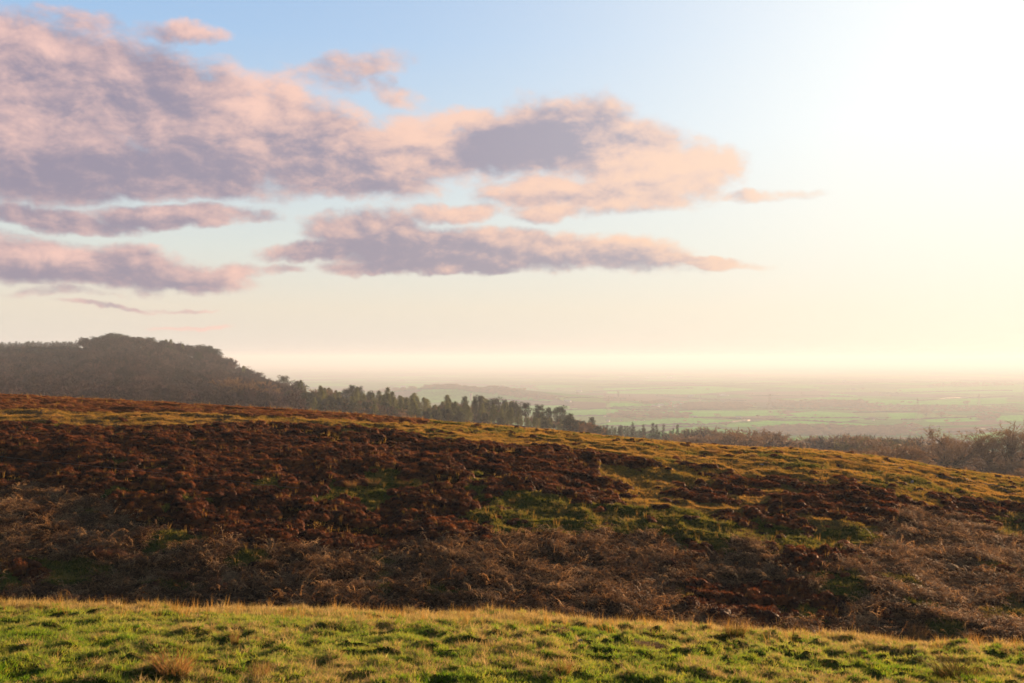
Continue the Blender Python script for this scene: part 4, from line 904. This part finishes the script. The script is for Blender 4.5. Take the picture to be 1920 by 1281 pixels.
# ---- pylons
M_STEEL, T, o_ = mat_new('pylon_steel'); b = T.new('ShaderNodeBsdfPrincipled'); b.inputs['Base Color'].default_value = (.22,.20,.18,1); b.inputs['Roughness'].default_value = .6; T.l.new(b.outputs[0], o_.inputs[0])
def pylon(px, base, top, label):
    X, Y, ZZ = at(px, base, ymin=1300); H = (base-top)*K*Y; e = bpy.data.objects.new('pylon', None); C.objects.link(e); e.location = (X, Y, ZZ); e.rotation_euler = (0, 0, .5); tag(e, label, 'pylon', 'pylons crossing the valley')
    wb, wt = H*.085, H*.018; th = .35
    def hw(t): return wb*(1-t)+wt*t if t < .62 else (wb*.38+wt*.62)*(1-(t-.62)/.38)+wt*.8*(t-.62)/.38
    V = []; F = []; nv = 0
    def bar(L_, p, q, r_):
        v, f = tube([p, q], r_, 4); L_[0].append(v); L_[1].append(f+sum(len(z) for z in L_[0][:-1]))
    tw = ([], [])
    lv = np.linspace(0, .97, 9)
    for a, b2 in zip(lv, lv[1:]):
        A_, B_ = hw(a), hw(b2)
        for sx, sy in ((1, 1), (1, -1), (-1, -1), (-1, 1)):
            bar(tw, (sx*A_, sy*A_, a*H), (sx*B_, sy*B_, b2*H), th)
        for (s1, s2) in (((1, 1), (1, -1)), ((1, -1), (-1, -1)), ((-1, -1), (-1, 1)), ((-1, 1), (1, 1))):
            bar(tw, (s1[0]*A_, s1[1]*A_, a*H), (s2[0]*B_, s2[1]*B_, b2*H), th*.6); bar(tw, (s2[0]*A_, s2[1]*A_, a*H), (s1[0]*B_, s1[1]*B_, b2*H), th*.6)
    me = np_mesh('tower', np.concatenate(tw[0]), [np.concatenate(tw[1])], [M_STEEL]); o = bpy.data.objects.new('tower', me); C.objects.link(o); o.parent = e
    for t, l_ in ((.66, .15), (.79, .19), (.91, .14)):
        ar = ([], [])
        for s in (-1, 1):
            for dz in (0, .025*H): bar(ar, (0, 0, t*H+dz), (s*l_*H, 0, t*H), th*.8)
            bar(ar, (s*l_*H, 0, t*H), (s*l_*H, 0, (t-.04)*H), th*.5)
        me = np_mesh('crossarm', np.concatenate(ar[0]), [np.concatenate(ar[1])], [M_STEEL]); o = bpy.data.objects.new('crossarm', me); C.objects.link(o); o.parent = e
pylon(1141, 782, 741, 'sunlit lattice pylon at the left of the green fields'); pylon(1444, 783, 737, 'sunlit lattice pylon in the middle of the fields, tallest in view'); pylon(1721, 789, 746, 'dull grey lattice pylon seen through haze on the right')
pylon(1160, 756, 735, 'small faint pylon behind the left sunlit one'); pylon(1313, 757, 740, 'tiny faint pylon above the village'); pylon(1836, 760, 737, 'very faint pylon near the far right')
# ---- houses
def wall_mat(name, c):
    m, T, o = mat_new(name); b = T.new('ShaderNodeBsdfPrincipled'); b.inputs['Roughness'].default_value = .85
    T.put(b.inputs['Base Color'], T.ramp(T.noise(T.new('ShaderNodeTexCoord').outputs['Object'], .8, 5, .7), [(.3, tuple(q*.75 for q in c)), (.7, c)])); T.l.new(b.outputs[0], o.inputs[0]); return m
W_RED = wall_mat('red_brick', (.42,.17,.09)); W_WHITE = wall_mat('white_render', (.78,.75,.70)); W_CREAM = wall_mat('cream_stone', (.62,.52,.36)); R_RED = wall_mat('red_tiles', (.42,.13,.06)); R_GREY = wall_mat('grey_slate', (.28,.28,.30)); W_DK = wall_mat('dark_window', (.03,.035,.04))
def slab(vs, fs, name, mat, par):
    me = bpy.data.meshes.new(name); me.from_pydata(vs, [], fs); me.materials.append(mat); o = bpy.data.objects.new(name, me); C.objects.link(o); o.parent = par; return o
def cub(x0, x1, y0, y1, z0, z1): return [(x, y, z) for x in (x0, x1) for y in (y0, y1) for z in (z0, z1)]
CF = [(0,1,3,2),(4,6,7,5),(0,4,5,1),(2,3,7,6),(0,2,6,4),(1,5,7,3)]
def house(px, base, wpx, wall, roof, label, name='house', cat='house', group='houses of the valley', ym=1300, low=False, rz=None, hs=1.0):
    X, Y, ZZ = at(px, base, ymin=ym); W = wpx*K*Y; D_ = W*.55; H = (W*.22 if low else W*.42)*hs; Rf = W*(.12 if low else .26); e = bpy.data.objects.new(name, None); C.objects.link(e)
    e.location = (X, Y, ZZ-.5); e.rotation_euler = (0, 0, random.uniform(-.5, .5) if rz is None else rz); tag(e, label, cat, group)
    slab(cub(-W/2, W/2, -D_/2, D_/2, 0, H+.5)+[(-W/2, 0, H+Rf*.9), (W/2, 0, H+Rf*.9)], CF+[(1, 3, 8), (5, 9, 7)], 'wall', wall, e)
    o = .06*W; t = .35
    rf = slab([(-W/2-o, -D_/2-o, H+.2), (W/2+o, -D_/2-o, H+.2), (W/2+o, 0, H+Rf+.5), (-W/2-o, 0, H+Rf+.5), (W/2+o, D_/2+o, H+.2), (-W/2-o, D_/2+o, H+.2),
          (-W/2-o, -D_/2-o, H+.2-t), (W/2+o, -D_/2-o, H+.2-t), (W/2+o, 0, H+Rf+.5-t), (-W/2-o, 0, H+Rf+.5-t), (W/2+o, D_/2+o, H+.2-t), (-W/2-o, D_/2+o, H+.2-t)],
         [(0,1,2,3),(3,2,4,5),(6,9,8,7),(9,11,10,8),(0,6,7,1),(5,4,10,11),(1,7,8,2),(2,8,10,4),(0,3,9,6),(3,5,11,9)], 'roof', roof, e)
    if not low:
        slab(cub(W*.30, W*.38, -.6, .6, H+Rf*.5, H+Rf+1.6), CF, 'chimney', W_RED, rf)
        for i in (-.3, 0, .3): slab(cub(W*i-W*.05, W*i+W*.05, -D_/2-.06, -D_/2+.1, H*.45, H*.75), CF, 'window', W_DK, e)
house(1256,764,7,W_RED,R_RED,'red brick house at the left of the village, lower of two'); house(1257,758.5,6,W_RED,R_RED,'red brick house with lit gable above the lower one in the village'); house(1266,763,7,W_CREAM,R_RED,'bright orange-lit house in the middle of the village')
house(1278,758,6,W_WHITE,R_RED,'pale house with red roof at the right end of the village'); house(1272,761,5,W_RED,R_RED,'small red house between the lit one and the plantation'); house(1239,761,10,W_WHITE,R_GREY,'long pale farm building with grey roof left of the village','barn','barn','farm buildings of the valley',low=True)
house(1232,763,8,W_WHITE,R_GREY,'lower pale shed beside the long farm building','barn','barn','farm buildings of the valley',low=True); house(1225,761,6,W_CREAM,R_GREY,'small grey barn at the left end of the farm','barn','barn','farm buildings of the valley',low=True)
house(1134,782,4,W_CREAM,W_CREAM,'tiny yellow-lit house left of the middle wood'); house(1140,791,6,W_WHITE,R_GREY,'small white house on the field below the left pylon'); house(1192,789.5,4,W_CREAM,R_RED,'little orange-lit cottage below the middle wood'); house(1237,781,4,W_WHITE,R_GREY,'tiny white building right of the middle wood'); house(1207,789,3,W_WHITE,R_GREY,'very small white cottage beside the orange-lit one'); house(1165,790,4,W_WHITE,R_GREY,'small pale shed between two white houses')
house(1296,744,11,W_WHITE,R_GREY,'white shed on the far pale slope above the village','barn','barn','farm buildings of the valley',low=True); house(1355,741.5,9,W_WHITE,R_GREY,'white barn on the far slope above the plantation','barn','barn','farm buildings of the valley',low=True); house(1363,742,6,W_WHITE,R_GREY,'smaller white barn touching the one above the plantation','barn','barn','farm buildings of the valley',low=True)
house(1384,784,10,W_CREAM,R_GREY,'long pale farm shed above the domed field','barn','barn','farm buildings of the valley',low=True); house(1389,785,5,W_WHITE,R_GREY,'white end building of the long pale shed'); house(1302,783,10,W_CREAM,R_GREY,'low buff farm shed on the hedge left of the long pale shed','barn','barn','farm buildings of the valley',low=True)
house(1707,801,8,W_WHITE,R_RED,'farmhouse with bright red roof in the right-hand fields'); house(1638,789,4,W_WHITE,R_GREY,'narrow white house on the hedge in the right fields',hs=1.6); house(1712,804,6,W_WHITE,R_GREY,'white outbuilding below the red-roofed farmhouse','barn','barn','farm buildings of the valley',low=True)
house(1086,735,10,W_WHITE,R_GREY,'pale farm building on the hazy slope behind the rounded hill','barn','barn','farm buildings of the valley',low=True); house(1065,754,12,W_WHITE,R_GREY,'grey-white sheds in the hollow right of the rounded hill','barn','barn','farm buildings of the valley',low=True); house(756,729,8,W_WHITE,R_GREY,'white house on the hazy ridge left of the rounded hill')
house(1391,757,6,W_RED,R_RED,'small reddish house behind the plantation'); house(1583,717.5,7,W_WHITE,R_GREY,'tiny pale house on the far hazy skyline'); house(1600,731,8,W_WHITE,R_GREY,'faint white barn on the hazy far slope','barn','barn','farm buildings of the valley',low=True); house(963,755,5,W_RED,R_RED,'orange-lit house peeping over the dark pines')
for px, w_ in [(1165,7),(1213,6),(1255,9)]: house(px,709,w_,W_WHITE,W_WHITE,'far white greenhouse catching the light out on the hazy plain','greenhouse','greenhouse','far greenhouses on the hazy plain',low=True,rz=0)
# church tower
X, Y, ZZ = at(883, 752, ymin=1300); Wd = 4.2*K*Y; Ht = 15*K*Y; e = bpy.data.objects.new('church_tower', None); C.objects.link(e); e.location = (X, Y, ZZ-1); tag(e, 'pale stone church tower rising behind the larches and pines', 'church tower')
slab(cub(-Wd/2, Wd/2, -Wd/2, Wd/2, 0, Ht*.9), CF, 'wall', W_CREAM, e); slab(cub(-Wd*.56, Wd*.56, -Wd*.56, Wd*.56, Ht*.9, Ht*.94), CF, 'parapet', W_CREAM, e)
for sx in (-1, 1):
    for sy in (-1, 1): slab(cub(sx*Wd*.45-.8, sx*Wd*.45+.8, sy*Wd*.45-.8, sy*Wd*.45+.8, Ht*.94, Ht*1.03), CF, 'pinnacle', W_CREAM, e)
slab(cub(-Wd*.15, Wd*.15, -Wd/2-.2, -Wd/2+.1, Ht*.68, Ht*.82), CF, 'window', W_DK, e)
